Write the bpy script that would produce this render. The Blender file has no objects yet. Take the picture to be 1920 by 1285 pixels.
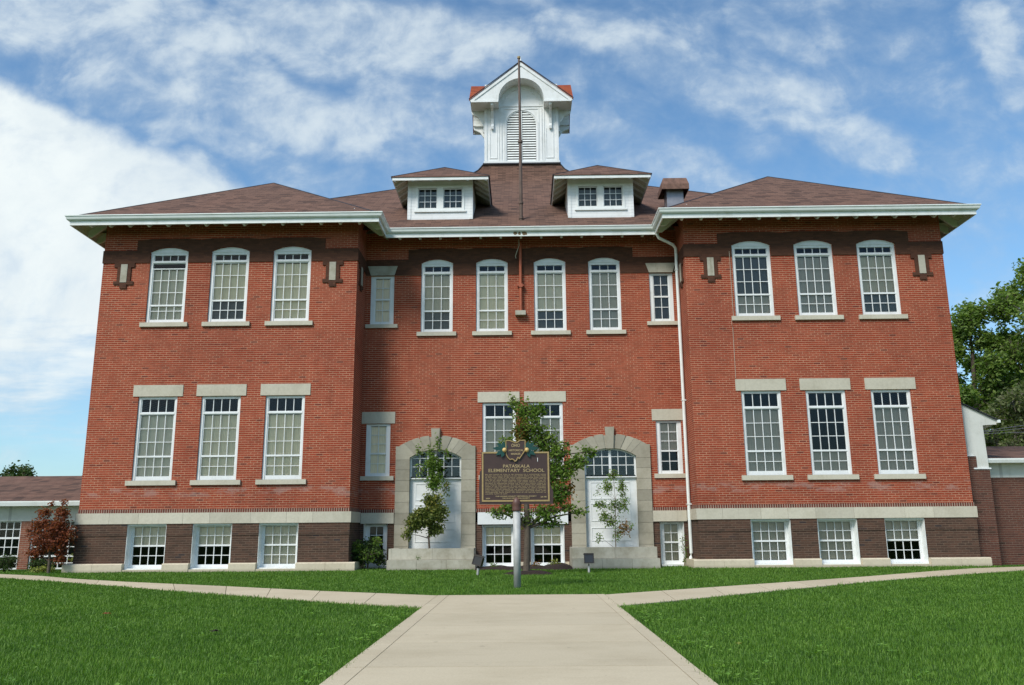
import bpy, math, random
import numpy as np
from math import radians, sin, cos, pi, sqrt, atan2
from mathutils import Vector, Matrix
from mathutils.geometry import tessellate_polygon

random.seed(7)
scn = bpy.context.scene
COL = scn.collection

# ------------------------------------------------------------------ helpers
class MB:
    """collects shapes; build() links them as ONE mesh object"""
    def __init__(s): s.v = []; s.f = []; s.sm = False
    def add(s, vs, fs):
        n = len(s.v); s.v += [tuple(p) for p in vs]; s.f += [tuple(i + n for i in f) for f in fs]; return s
    def box(s, x0, x1, y0, y1, z0, z1):
        if x0 > x1: x0, x1 = x1, x0
        if y0 > y1: y0, y1 = y1, y0
        if z0 > z1: z0, z1 = z1, z0
        return s.add([(x0,y0,z0),(x1,y0,z0),(x1,y1,z0),(x0,y1,z0),(x0,y0,z1),(x1,y0,z1),(x1,y1,z1),(x0,y1,z1)],
                     [(0,3,2,1),(4,5,6,7),(0,1,5,4),(1,2,6,5),(2,3,7,6),(3,0,4,7)])
    def quad(s, a, b, c, d): return s.add([a,b,c,d], [(0,1,2,3)])
    def prism(s, poly, y0, y1):
        """XZ polygon (counter-clockwise seen from -Y) given thickness y0 (front) .. y1 (back)"""
        ar = sum(poly[i][0]*poly[(i+1)%len(poly)][1]-poly[(i+1)%len(poly)][0]*poly[i][1] for i in range(len(poly)))
        if ar < 0: poly = poly[::-1]
        n = len(poly)
        tri = tessellate_polygon([[Vector((x, z, 0)) for x, z in poly]])
        vs = [(x, y0, z) for x, z in poly] + [(x, y1, z) for x, z in poly]
        fs = []
        for t in tri:
            a, b, c = t
            A = (poly[b][0]-poly[a][0])*(poly[c][1]-poly[a][1])-(poly[c][0]-poly[a][0])*(poly[b][1]-poly[a][1])
            if A < 0: a, b, c = a, c, b
            fs.append((a, b, c)); fs.append((n+a, n+c, n+b))
        for i in range(n):
            j = (i+1) % n
            fs.append((i, n+i, n+j, j))
        return s.add(vs, fs)
    def tube(s, pts, r, n=8, cap=True):
        pts = [Vector(p) for p in pts]
        rs = r if isinstance(r, (list, tuple)) else [r]*len(pts)
        rings = []; up = Vector((0.13, 0.21, 1)).normalized()
        for i, p in enumerate(pts):
            d = (pts[min(i+1, len(pts)-1)] - pts[max(i-1, 0)]).normalized()
            a = d.cross(up)
            if a.length < 1e-3: a = d.cross(Vector((1, 0, 0)))
            a.normalize(); b = d.cross(a).normalized()
            rings.append([tuple(p + (a*cos(2*pi*k/n) + b*sin(2*pi*k/n))*rs[i]) for k in range(n)])
        vs = [q for r_ in rings for q in r_]; fs = []
        for i in range(len(pts)-1):
            for k in range(n):
                k2 = (k+1) % n
                fs.append((i*n+k, i*n+k2, (i+1)*n+k2, (i+1)*n+k))
        if cap:
            fs.append(tuple(range(n))[::-1]); fs.append(tuple((len(pts)-1)*n+k for k in range(n)))
        return s.add(vs, fs)
    def lathe(s, prof, n=16, c=(0, 0)):
        vs = []; fs = []
        for r, z in prof:
            for k in range(n): vs.append((c[0]+r*cos(2*pi*k/n), c[1]+r*sin(2*pi*k/n), z))
        for i in range(len(prof)-1):
            for k in range(n):
                k2 = (k+1) % n; fs.append((i*n+k, i*n+k2, (i+1)*n+k2, (i+1)*n+k))
        fs.append(tuple(range(n))[::-1]); fs.append(tuple((len(prof)-1)*n+k for k in range(n)))
        return s.add(vs, fs)
    def sweep(s, path, prof):
        """closed profile (outward offset, z) swept along an XY path with mitred corners; outward = right of travel"""
        P = [Vector(p) for p in path]; n = len(P); m = len(prof); vs = []
        for i in range(n):
            def nr(a, b):
                d = (b-a).normalized(); return Vector((d.y, -d.x))
            if i == 0: o = nr(P[0], P[1])
            elif i == n-1: o = nr(P[-2], P[-1])
            else:
                a = nr(P[i-1], P[i]); b = nr(P[i], P[i+1]); o = (a+b)/(1+a.dot(b))
            for q, z in prof: vs.append((P[i].x+o.x*q, P[i].y+o.y*q, z))
        fs = []
        for i in range(n-1):
            for k in range(m):
                k2 = (k+1) % m; fs.append((i*m+k, (i+1)*m+k, (i+1)*m+k2, i*m+k2))
        fs.append(tuple(range(m))); fs.append(tuple((n-1)*m+k for k in range(m))[::-1])
        return s.add(vs, fs)
    def xf(s, M):
        s.v = [tuple(M @ Vector(p)) for p in s.v]; return s
    def build(s, name, m, parent=None, loc=(0, 0, 0), smooth=False, data=None):
        me = bpy.data.meshes.new(name); me.from_pydata(s.v, [], s.f); me.update()
        if smooth:
            for p in me.polygons: p.use_smooth = True
        me.materials.append(m)
        return link(name, me, parent, loc)

def link(name, data, parent=None, loc=(0, 0, 0)):
    o = bpy.data.objects.new(name, data); COL.objects.link(o); o.location = loc
    if parent: o.parent = parent
    return o
def tag(o, label=None, cat=None, group=None, kind=None):
    if label: o['label'] = label
    if cat: o['category'] = cat
    if group: o['group'] = group
    if kind: o['kind'] = kind
    return o
def thing(name, label, cat, loc=(0, 0, 0), group=None, rz=0):
    o = bpy.data.objects.new(name, None); COL.objects.link(o); o.location = loc; o.rotation_euler = (0, 0, rz)
    o.empty_display_size = .3
    return tag(o, label, cat, group)

# ------------------------------------------------------------------ node helper
class NT:
    def __init__(s, tree): s.t = tree; s.n = tree.nodes; s.l = tree.links
    def node(s, typ, **kw):
        nd = s.n.new(typ)
        for k, v in kw.items(): setattr(nd, k, v)
        return nd
    def put(s, sock, v):
        if v is None: return
        if isinstance(v, bpy.types.NodeSocket): s.l.new(v, sock)
        elif isinstance(v, (tuple, list)) and sock.type == 'RGBA' and len(v) == 3: sock.default_value = (*v, 1)
        else: sock.default_value = v
    def m(s, op, a, b=None, c=None, clamp=False):
        nd = s.node('ShaderNodeMath', operation=op); nd.use_clamp = clamp
        s.put(nd.inputs[0], a); s.put(nd.inputs[1], b)
        if c is not None: s.put(nd.inputs[2], c)
        return nd.outputs[0]
    def vm(s, op, a, b=None, sc=None):
        nd = s.node('ShaderNodeVectorMath', operation=op)
        s.put(nd.inputs[0], a)
        if b is not None: s.put(nd.inputs[1], b)
        if sc is not None: s.put(nd.inputs['Scale'], sc)
        return nd.outputs['Value'] if op in ('DOT_PRODUCT', 'LENGTH') else nd.outputs[0]
    def sep(s, v):
        nd = s.node('ShaderNodeSeparateXYZ'); s.l.new(v, nd.inputs[0]); return nd.outputs
    def comb(s, x=0., y=0., z=0.):
        nd = s.node('ShaderNodeCombineXYZ')
        for i, q in enumerate((x, y, z)): s.put(nd.inputs[i], q)
        return nd.outputs[0]
    def noise(s, vec, scale, detail=4, rough=.55, dist=0.):
        nd = s.node('ShaderNodeTexNoise'); s.put(nd.inputs['Vector'], vec)
        nd.inputs['Scale'].default_value = scale; nd.inputs['Detail'].default_value = detail
        nd.inputs['Roughness'].default_value = rough; nd.inputs['Distortion'].default_value = dist
        return nd.outputs['Fac']
    def mix(s, f, a, b, typ='MIX'):
        nd = s.node('ShaderNodeMix', data_type='RGBA', blend_type=typ); nd.clamp_factor = True
        s.put(nd.inputs[0], f); s.put(nd.inputs[6], a); s.put(nd.inputs[7], b); return nd.outputs[2]
    def mapr(s, v, a, b, c=0., d=1., smooth=True):
        nd = s.node('ShaderNodeMapRange'); nd.interpolation_type = 'SMOOTHSTEP' if smooth else 'LINEAR'
        s.put(nd.inputs[0], v)
        for i, q in enumerate((a, b, c, d)): s.put(nd.inputs[i+1], q)
        return nd.outputs[0]
    def ramp(s, f, stops):
        nd = s.node('ShaderNodeValToRGB'); s.put(nd.inputs[0], f); e = nd.color_ramp.elements
        while len(e) < len(stops): e.new(.5)
        for q, (p, c) in zip(e, stops): q.position = p; q.color = (*c, 1)
        return nd.outputs[0]

def mat(name):
    m = bpy.data.materials.new(name); m.use_nodes = True
    t = NT(m.node_tree); b = m.node_tree.nodes['Principled BSDF']
    return m, t, b
def pos(t): return t.node('ShaderNodeNewGeometry').outputs['Position']
def bump(t, b, h, strength=.4, dist=.01):
    nd = t.node('ShaderNodeBump'); nd.inputs['Strength'].default_value = strength; nd.inputs['Distance'].default_value = dist
    t.l.new(h, nd.inputs['Height']); t.l.new(nd.outputs[0], b.inputs['Normal'])
def facade_uv(t):
    g = t.node('ShaderNodeNewGeometry'); p = t.sep(g.outputs['Position']); n = t.sep(g.outputs['True Normal'])
    f = t.m('GREATER_THAN', t.m('ABSOLUTE', n[0]), .7)
    u = t.m('ADD', t.m('MULTIPLY', p[0], t.m('SUBTRACT', 1., f)), t.m('MULTIPLY', p[1], f))
    return g, p, u

def brick_mat(name, c1, c2, mortar, dark=None, width=.213, row=.0677, mort=.0095, off=.5, zoff=0., weather=True, rough=.85):
    m, t, b = mat(name)
    g, p, u = facade_uv(t)
    v = t.comb(u, t.m('ADD', p[2], zoff), 0.)
    br = t.node('ShaderNodeTexBrick'); br.offset = off; br.squash = 1
    t.l.new(v, br.inputs['Vector'])
    br.inputs['Color1'].default_value = (0, 0, 0, 1); br.inputs['Color2'].default_value = (1, 1, 1, 1); br.inputs['Mortar'].default_value = (.5, .5, .5, 1)
    br.inputs['Scale'].default_value = 1; br.inputs['Mortar Size'].default_value = mort; br.inputs['Mortar Smooth'].default_value = .15
    br.inputs['Brick Width'].default_value = width; br.inputs['Row Height'].default_value = row; br.inputs['Bias'].default_value = 0
    rnd = t.sep(br.outputs['Color'])[0]
    col = t.mix(rnd, c1, c2)
    if dark: col = t.mix(t.mapr(rnd, .96, .99), col, dark)
    P = g.outputs['Position']
    n1 = t.noise(P, .35, 5, .6); n2 = t.noise(P, 3.2, 4, .6); n3 = t.noise(P, 40., 2, .5)
    col = t.mix(t.m('MULTIPLY', t.mapr(n3, .3, .75), .35), col, t.mix(1., col, (.62, .6, .6), 'MULTIPLY'))
    mc = t.mix(t.mapr(n2, .35, .7), mortar, tuple(q*.62 for q in mortar))
    # mortar joints are weathered away in places
    fz = t.m('FRACT', t.m('DIVIDE', t.m('ADD', p[2], zoff), row))
    hj = t.m('MAXIMUM', t.mapr(fz, 1.35*mort/row, .75*mort/row), t.mapr(fz, 1-1.0*mort/row, 1-.4*mort/row)) if row < .2 else 0.
    vj = t.m('MULTIPLY', br.outputs['Fac'], t.mapr(t.noise(P, 2.6, 3, .6), .38, .62, .22, .9)) if row < .2 else br.outputs['Fac']
    mf = t.m('MULTIPLY', t.m('MAXIMUM', hj, vj), t.mapr(n2, .25, .5, .6, 1.))
    col = t.mix(mf, col, mc)
    if weather:
        col = t.mix(t.mapr(n1, .35, .7), col, t.mix(1., col, (.80, .78, .80), 'MULTIPLY'))
        # pale salt bloom under the lower stone sills, ragged patches
        zb = t.m('MULTIPLY', t.mapr(p[2], 2.16, 2.34), t.mapr(p[2], 2.58, 2.46))
        st = t.m('MULTIPLY', zb, t.mapr(t.noise(t.comb(t.m('MULTIPLY', p[0], .8), p[1], t.m('MULTIPLY', p[2], 2.)), 1.9, 5, .7), .47, .6))
        col = t.mix(t.m('MULTIPLY', st, .42), col, (.36, .27, .24))
        ver = t.noise(t.comb(t.m('MULTIPLY', u, 1.), 0., t.m('MULTIPLY', p[2], .12)), 2.3, 4, .6)
        col = t.mix(t.m('MULTIPLY', t.mapr(ver, .56, .75), .35), col, t.mix(1., col, (.6, .55, .55), 'MULTIPLY'))
    t.l.new(col, b.inputs['Base Color']); b.inputs['Roughness'].default_value = rough
    b.inputs['Specular IOR Level'].default_value = .25
    h = t.m('ADD', t.m('MULTIPLY', br.outputs['Fac'], -1.), t.m('MULTIPLY', n3, .3))
    bump(t, b, h, .5, .006)
    return m

def stone_mat(name, c, var=.12, stain=.5, rough=.8, streak=True):
    m, t, b = mat(name)
    g = t.node('ShaderNodeNewGeometry'); P = g.outputs['Position']; p = t.sep(P)
    isl = g.outputs['Random Per Island']
    col = t.mix(isl, tuple(q*(1-var) for q in c), tuple(min(1, q*(1+var)) for q in c))
    n1 = t.noise(P, 1.6, 6, .65); n2 = t.noise(P, 14., 5, .65)
    col = t.mix(t.m('MULTIPLY', t.mapr(n1, .4, .7), stain), col, t.mix(1., col, (.66, .64, .58), 'MULTIPLY'))
    col = t.mix(t.m('MULTIPLY', t.mapr(n2, .35, .7), .3), col, t.mix(1., col, (.7, .7, .7), 'MULTIPLY'))
    if streak:
        s = t.noise(t.comb(t.m('MULTIPLY', p[0], 7.), t.m('MULTIPLY', p[1], 7.), t.m('MULTIPLY', p[2], .7)), 1.3, 4, .6)
        col = t.mix(t.m('MULTIPLY', t.mapr(s, .55, .75), stain*.6), col, t.mix(1., col, (.5, .48, .44), 'MULTIPLY'))
    soil = t.m('MULTIPLY', t.mapr(t.m('ADD', p[2], t.m('MULTIPLY', t.m('SUBTRACT', n2, .5), .12)),   .11, .02), .35)      # soil splash at the foot
    col = t.mix(soil, col, (.13, .11, .06))
    t.l.new(col, b.inputs['Base Color']); b.inputs['Roughness'].default_value = rough
    b.inputs['Specular IOR Level'].default_value = .3
    bump(t, b, n2, .25, .006)
    return m

def paint_mat(name, c, rough=.45, dirt=.25, dirtc=(.62, .62, .55), lines=None):
    m, t, b = mat(name)
    P = pos(t); p = t.sep(P)
    n = t.noise(P, 2.1, 6, .65); n2 = t.noise(t.comb(t.m('MULTIPLY', p[0], 9.), t.m('MULTIPLY', p[1], 9.), t.m('MULTIPLY', p[2], 1.)), 1.2, 4, .6)
    col = t.mix(t.m('MULTIPLY', t.mapr(n, .45, .75), dirt), c, t.mix(1., c, dirtc, 'MULTIPLY'))
    col = t.mix(t.m('MULTIPLY', t.mapr(n2, .55, .8), dirt), col, t.mix(1., col, (.72, .72, .68), 'MULTIPLY'))
    if 'blind' in name:
        oi = t.node('ShaderNodeObjectInfo').outputs['Random']
        col = t.mix(oi, t.mix(1., col, (.80, .80, .84), 'MULTIPLY'), t.mix(1., col, (1.1, 1.06, .98), 'MULTIPLY'))
    if lines:
        axis, step = lines
        w = t.m('FRACT', t.m('DIVIDE', p[axis], step))
        g = t.m('MULTIPLY', t.m('LESS_THAN', w, .08), .5)
        col = t.mix(g, col, t.mix(1., col, (.45, .45, .45), 'MULTIPLY'))
    t.l.new(col, b.inputs['Base Color']); b.inputs['Roughness'].default_value = rough
    return m

def shingle_mat(name, cols, zscale=1.85):
    m, t, b = mat(name)
    g = t.node('ShaderNodeNewGeometry'); P = g.outputs['Position']; p = t.sep(P); n = t.sep(g.outputs['True Normal'])
    f = t.m('GREATER_THAN', t.m('ABSOLUTE', n[0]), t.m('ABSOLUTE', n[1]))
    u = t.m('ADD', t.m('MULTIPLY', p[0], t.m('SUBTRACT', 1., f)), t.m('MULTIPLY', p[1], f))
    v = t.comb(u, t.m('MULTIPLY', p[2], zscale), 0.)
    br = t.node('ShaderNodeTexBrick'); br.offset = .37; br.offset_frequency = 2
    t.l.new(v, br.inputs['Vector'])
    br.inputs['Color1'].default_value = (0, 0, 0, 1); br.inputs['Color2'].default_value = (1, 1, 1, 1); br.inputs['Mortar'].default_value = (.2, .2, .2, 1)
    br.inputs['Scale'].default_value = 1; br.inputs['Mortar Size'].default_value = .009; br.inputs['Mortar Smooth'].default_value = .6
    br.inputs['Brick Width'].default_value = .33; br.inputs['Row Height'].default_value = .145
    rnd = t.sep(br.outputs['Color'])[0]
    col = t.ramp(rnd, [(0, cols[0]), (.5, cols[1]), (1, cols[2])])
    n1 = t.noise(t.comb(u, t.m('MULTIPLY', p[2], 6.), 0.), 1.5, 5, .6); n2 = t.noise(P, .5, 4, .6); n3 = t.noise(P, 60., 2, .6)
    col = t.mix(t.m('MULTIPLY', t.mapr(n1, .4, .7), .55), col, t.mix(1., col, (.62, .62, .66), 'MULTIPLY'))
    col = t.mix(t.m('MULTIPLY', t.mapr(n2, .4, .7), .4), col, t.mix(1., col, (1.25, 1.15, 1.1), 'MULTIPLY'))
    col = t.mix(t.m('MULTIPLY', br.outputs['Fac'], .65), col, tuple(q*.4 for q in cols[0]))
    t.l.new(col, b.inputs['Base Color']); b.inputs['Roughness'].default_value = .9; b.inputs['Specular IOR Level'].default_value = .2
    saw = t.m('FRACT', t.m('DIVIDE', t.m('MULTIPLY', p[2], zscale), .145))
    bump(t, b, t.m('ADD', t.m('MULTIPLY', saw, -1.), t.m('MULTIPLY', n3, .4)), .6, .012)
    return m

def leaf_mat(name, stops, trans=.35, rough=.5):
    m, t, b = mat(name)
    g = t.node('ShaderNodeNewGeometry'); r = g.outputs['Random Per Island']
    n = t.noise(g.outputs['Position'], 1.3, 3, .6)
    f = t.m('ADD', t.m('MULTIPLY', r, .65), t.m('MULTIPLY', t.mapr(n, .3, .7), .35))
    col = t.ramp(f, stops)
    t.l.new(col, b.inputs['Base Color']); b.inputs['Roughness'].default_value = rough; b.inputs['Specular IOR Level'].default_value = .3
    tr = t.node('ShaderNodeBsdfTranslucent'); t.l.new(t.mix(1., col, (1.5, 1.6, .7), 'MULTIPLY'), tr.inputs[0])
    ms = t.node('ShaderNodeMixShader'); ms.inputs[0].default_value = trans
    t.l.new(b.outputs[0], ms.inputs[1]); t.l.new(tr.outputs[0], ms.inputs[2])
    out = [q for q in t.n if q.type == 'OUTPUT_MATERIAL'][0]; t.l.new(ms.outputs[0], out.inputs[0])
    return m

def plain(name, c, rough=.6, metal=0., nz=.25, scale=6.):
    m, t, b = mat(name)
    n = t.noise(pos(t), scale, 4, .6)
    col = t.mix(t.m('MULTIPLY', t.mapr(n, .35, .7), nz), c, tuple(q*.5 for q in c))
    t.l.new(col, b.inputs['Base Color']); b.inputs['Roughness'].default_value = rough; b.inputs['Metallic'].default_value = metal
    return m

# ------------------------------------------------------------------ materials
M = {}
M['brick'] = brick_mat('red_brick', (.345, .060, .026), (.265, .046, .020), (.58, .32, .205), dark=(.17, .036, .022), mort=.0085)
M['brick_dark'] = brick_mat('dark_foundation_brick', (.058, .035, .025), (.105, .054, .036), (.16, .11, .08), dark=(.04, .03, .03), weather=False)
M['brick_brown'] = brick_mat('brown_frieze_brick', (.105, .044, .025), (.072, .031, .019), (.085, .04, .026), mort=.005, weather=False)
M['rowlock'] = brick_mat('rowlock_brick', (.10, .035, .025), (.16, .045, .03), (.42, .33, .26), width=.072, row=.4, mort=.011, off=0., zoff=.31, weather=False)
M['brick_annex'] = brick_mat('annex_brick', (.25, .085, .05), (.17, .06, .038), (.36, .25, .19), dark=(.1, .045, .03), weather=False)
M['brick_annex2'] = brick_mat('brown_annex_brick', (.125, .048, .032), (.085, .036, .026), (.19, .13, .10), dark=(.06, .03, .02), weather=False)
M['stone'] = stone_mat('limestone', (.54, .505, .41), .10, .35)
M['stone_stained'] = stone_mat('stained_limestone', (.42, .40, .33), .10, .9)
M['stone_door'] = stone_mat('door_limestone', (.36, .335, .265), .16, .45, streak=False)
M['stone_warm'] = stone_mat('plinth_limestone', (.60, .53, .40), .08, .3)
M['white'] = paint_mat('white_paint', (.74, .76, .76), .45, .4)
M['white_old'] = paint_mat('weathered_white_paint', (.74, .77, .76), .55, .5)
M['white_clap'] = paint_mat('white_clapboard', (.75, .77, .77), .55, .35, lines=(2, .115))
M['soffit'] = paint_mat('cream_soffit', (.58, .58, .44), .6, .5, lines=(0, .11))
M['panel_white'] = paint_mat('grey_white_panel', (.60, .61, .57), .6, .4, lines=(0, 1.25))
M['gutter'] = paint_mat('white_gutter_metal', (.76, .80, .78), .35, .3)
M['shingle'] = shingle_mat('brown_shingles', [(.078, .047, .036), (.180, .104, .076), (.128, .074, .055)])
M['shingle_red'] = shingle_mat('red_cupola_shingles', [(.26, .06, .025), (.33, .085, .035), (.22, .05, .025)])
M['flashing'] = plain('black_flashing', (.02, .02, .025), .5)
M['rust'] = plain('rusty_metal', (.21, .115, .085), .75, .2, .9, 6.)
M['rustpipe'] = plain('rust_red_pipe', (.36, .085, .035), .55, 0., .35, 5.)
M['galv'] = plain('galvanised_metal', (.30, .30, .33), .5, .6, .4, 4.)
M['post'] = plain('painted_steel_post', (.42, .43, .42), .5, .0, .35, 7.)
M['pole'] = plain('brown_pole_metal', (.13, .085, .065), .6, .2, .5, 3.)
M['plaque'] = plain('brown_plaque', (.050, .026, .022), .5, 0., .25, 12.)
M['gold'] = plain('gold_paint', (.36, .26, .11), .5, 0., .35, 25.)
M['goldtext'] = plain('gold_letter_paint', (.38, .29, .15), .5, 0., .2, 25.)
M['nut'] = plain('buckeye_gold', (.62, .43, .16), .45)
M['leafmetal'] = plain('dark_green_enamel', (.006, .055, .045), .4)
M['bronze'] = plain('bronze_lamp_housing', (.028, .022, .018), .45, .3)
M['lens'] = plain('lamp_glass', (.03, .03, .03), .08)
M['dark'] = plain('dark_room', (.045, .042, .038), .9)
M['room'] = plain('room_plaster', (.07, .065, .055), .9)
M['bark'] = plain('bark', (.10, .078, .058), .9, 0., .6, 14.)
M['bark_pale'] = plain('pale_bark', (.22, .19, .15), .9, 0., .5, 6.)
M['stem'] = plain('thin_stem', (.12, .085, .05), .8)
M['mulch'] = None
M['blind'] = paint_mat('cream_roller_blind', (.97, .83, .61), .8, .3, (.75, .73, .68), lines=(0, .06))
M['blind_grey'] = paint_mat('grey_roller_blind', (.60, .53, .43), .8, .3, (.75, .73, .7), lines=(0, .06))
M['blind_dim'] = paint_mat('dim_net_blind', (.15, .155, .155), .8, .4, (.7, .7, .7), lines=(0, .06))

def glass_mat():
    m, t, b = mat('window_glass')
    t.n.remove(b)
    tr = t.node('ShaderNodeBsdfTransparent'); tr.inputs[0].default_value = (.96, .98, .97, 1)
    gl = t.node('ShaderNodeBsdfGlossy'); gl.inputs['Roughness'].default_value = .02; gl.inputs[0].default_value = (.9, .95, 1, 1)
    fr = t.node('ShaderNodeFresnel'); fr.inputs[0].default_value = 1.42
    n = t.noise(pos(t), 1.7, 2, .5)
    bp = t.node('ShaderNodeBump'); bp.inputs['Strength'].default_value = .04; bp.inputs['Distance'].default_value = .02
    t.l.new(n, bp.inputs['Height']); t.l.new(bp.outputs[0], gl.inputs['Normal'])
    ms = t.node('ShaderNodeMixShader')
    t.l.new(t.m('MULTIPLY', fr.outputs[0], .95, clamp=True), ms.inputs[0])
    t.l.new(tr.outputs[0], ms.inputs[1]); t.l.new(gl.outputs[0], ms.inputs[2])
    out = [q for q in t.n if q.type == 'OUTPUT_MATERIAL'][0]; t.l.new(ms.outputs[0], out.inputs[0])
    return m
M['glass'] = glass_mat()

def grass_ground():
    m, t, b = mat('lawn_soil'); P = pos(t)
    n = t.noise(P, 3., 6, .65); n2 = t.noise(P, 40., 3, .6); n3 = t.noise(P, .3, 4, .6)
    col = t.ramp(t.m('ADD', t.m('MULTIPLY', n, .5), t.m('MULTIPLY', n2, .5)), [(.25, (.018, .038, .009)), (.5, (.035, .085, .014)), (.75, (.06, .12, .022))])
    col = t.mix(t.mapr(n3, .3, .7, 0., .5), col, t.mix(1., col, (1.3, 1.15, .8), 'MULTIPLY'))
    t.l.new(col, b.inputs['Base Color']); b.inputs['Roughness'].default_value = 1.; b.inputs['Specular IOR Level'].default_value = .1
    bump(t, b, n2, .8, .03)
    return m
M['lawn'] = grass_ground()
M['blade'] = leaf_mat('grass_blades', [(0, (.036, .092, .012)), (.35, (.072, .165, .018)), (.7, (.12, .235, .028)), (.96, (.21, .33, .05)), (1, (.38, .36, .16))], .3, .55)
def blade_mat():
    m = leaf_mat('grass_blades', [(0, (.04, .098, .014)), (.3, (.075, .17, .02)), (.6, (.125, .245, .03)), (.85, (.17, .29, .045)), (.97, (.26, .35, .08)), (1, (.42, .38, .18))], .32, .55)
    t = NT(m.node_tree); ramp = [q for q in t.n if q.type == 'VALTORGB'][0]
    g = t.node('ShaderNodeNewGeometry'); P = g.outputs['Position']
    a = t.mapr(t.noise(P, 2.6, 4, .6), .32, .68); b = t.mapr(t.noise(P, .45, 4, .6), .35, .65); c = t.mapr(t.noise(P, 9., 2, .6), .55, .75)
    f = t.m('ADD', t.m('ADD', t.m('MULTIPLY', g.outputs['Random Per Island'], .56), t.m('MULTIPLY', a, .20)), t.m('ADD', t.m('MULTIPLY', b, .14), t.m('MULTIPLY', c, .14)))
    t.put(ramp.inputs[0], f)
    return m
M['blade'] = blade_mat()
def mulch_mat():
    m, t, b = mat('dark_mulch'); P = pos(t); n = t.noise(P, 45., 4, .7); n2 = t.noise(P, 9., 3, .6)
    t.l.new(t.ramp(n, [(.3, (.008, .006, .005)), (.6, (.04, .022, .016)), (.8, (.09, .05, .035))]), b.inputs['Base Color'])
    b.inputs['Roughness'].default_value = 1; bump(t, b, t.m('ADD', n, n2), 1., .04); return m
M['mulch'] = mulch_mat()
def concrete():
    m, t, b = mat('path_concrete'); g = t.node('ShaderNodeNewGeometry'); P = g.outputs['Position']
    n = t.noise(P, .8, 6, .65); n2 = t.noise(P, 55., 4, .7); n3 = t.noise(t.comb(t.m('MULTIPLY', t.sep(P)[0], .25), t.sep(P)[1], 0.), 3.5, 5, .7); n4 = t.noise(P, 6., 4, .6)
    col = t.mix(g.outputs['Random Per Island'], (.50, .43, .305), (.565, .485, .345))
    col = t.mix(t.m('MULTIPLY', t.mapr(n, .4, .7), .45), col, t.mix(1., col, (.78, .76, .72), 'MULTIPLY'))
    col = t.mix(t.m('MULTIPLY', t.mapr(n2, .35, .75), .4), col, t.mix(1., col, (.7, .7, .7), 'MULTIPLY'))
    col = t.mix(t.m('MULTIPLY', t.mapr(n3, .5, .75), .3), col, t.mix(1., col, (.74, .72, .70), 'MULTIPLY'))
    col = t.mix(t.m('MULTIPLY', t.mapr(n4, .68, .74), .5), col, (.16, .14, .11))
    t.l.new(col, b.inputs['Base Color']); b.inputs['Roughness'].default_value = .9; b.inputs['Specular IOR Level'].default_value = .2
    bump(t, b, n2, .35, .004); return m
M['concrete'] = concrete()

G_ = lambda a, b_, c: (a, b_, c)
M['leaf_green'] = leaf_mat('green_leaves', [(0, (.055, .11, .018)), (.5, (.13, .22, .035)), (1, (.25, .33, .07))], .45)
M['leaf_orange'] = leaf_mat('orange_turning_leaves', [(0, (.07, .09, .015)), (.4, (.16, .11, .02)), (1, (.30, .12, .025))])
M['leaf_olive'] = leaf_mat('olive_yellow_leaves', [(0, (.045, .075, .018)), (.5, (.12, .16, .035)), (.8, (.20, .22, .05)), (1, (.45, .38, .07))])
M['leaf_dark'] = leaf_mat('dark_green_leaves', [(0, (.018, .045, .011)), (.5, (.045, .09, .02)), (1, (.09, .14, .03))])
M['leaf_red'] = leaf_mat('rust_red_leaves', [(0, (.06, .025, .015)), (.45, (.19, .05, .022)), (.8, (.30, .09, .035)), (1, (.15, .12, .03))])
M['leaf_tree'] = leaf_mat('summer_tree_leaves', [(0, (.055, .105, .022)), (.5, (.14, .225, .045)), (1, (.28, .36, .10))], .45)
M['leaf_pale'] = leaf_mat('pale_olive_leaves', [(0, (.05, .075, .025)), (.5, (.11, .14, .05)), (1, (.19, .21, .09))])
M['leaf_bright'] = leaf_mat('bright_green_leaves', [(0, (.035, .095, .014)), (.5, (.07, .16, .025)), (1, (.13, .24, .04))])
M['leaf_weed'] = leaf_mat('weed_leaves', [(0, (.09, .20, .03)), (.5, (.15, .30, .04)), (1, (.26, .40, .09))])
M['leaf_yellow'] = leaf_mat('yellow_green_leaves', [(0, (.13, .17, .03)), (.5, (.25, .29, .06)), (1, (.40, .40, .13))])

# ------------------------------------------------------------------ camera
def cam():
    yaw, pitch, roll = radians(-.68), radians(12.419), radians(-.461)
    f = Vector((sin(yaw)*cos(pitch), cos(yaw)*cos(pitch), sin(pitch))); r = Vector((cos(yaw), -sin(yaw), 0)); u = r.cross(f)
    r2 = cos(roll)*r + sin(roll)*u; u2 = -sin(roll)*r + cos(roll)*u
    cd = bpy.data.cameras.new('camera'); co = bpy.data.objects.new('camera', cd); COL.objects.link(co)
    m = Matrix((r2, u2, -f)).transposed().to_4x4(); m.translation = Vector((.011, -26.425, 1.15)); co.matrix_world = m
    cd.sensor_width = 36; cd.lens = 30; cd.clip_end = 2000; cd.clip_start = .05
    scn.camera = co
cam()

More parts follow.
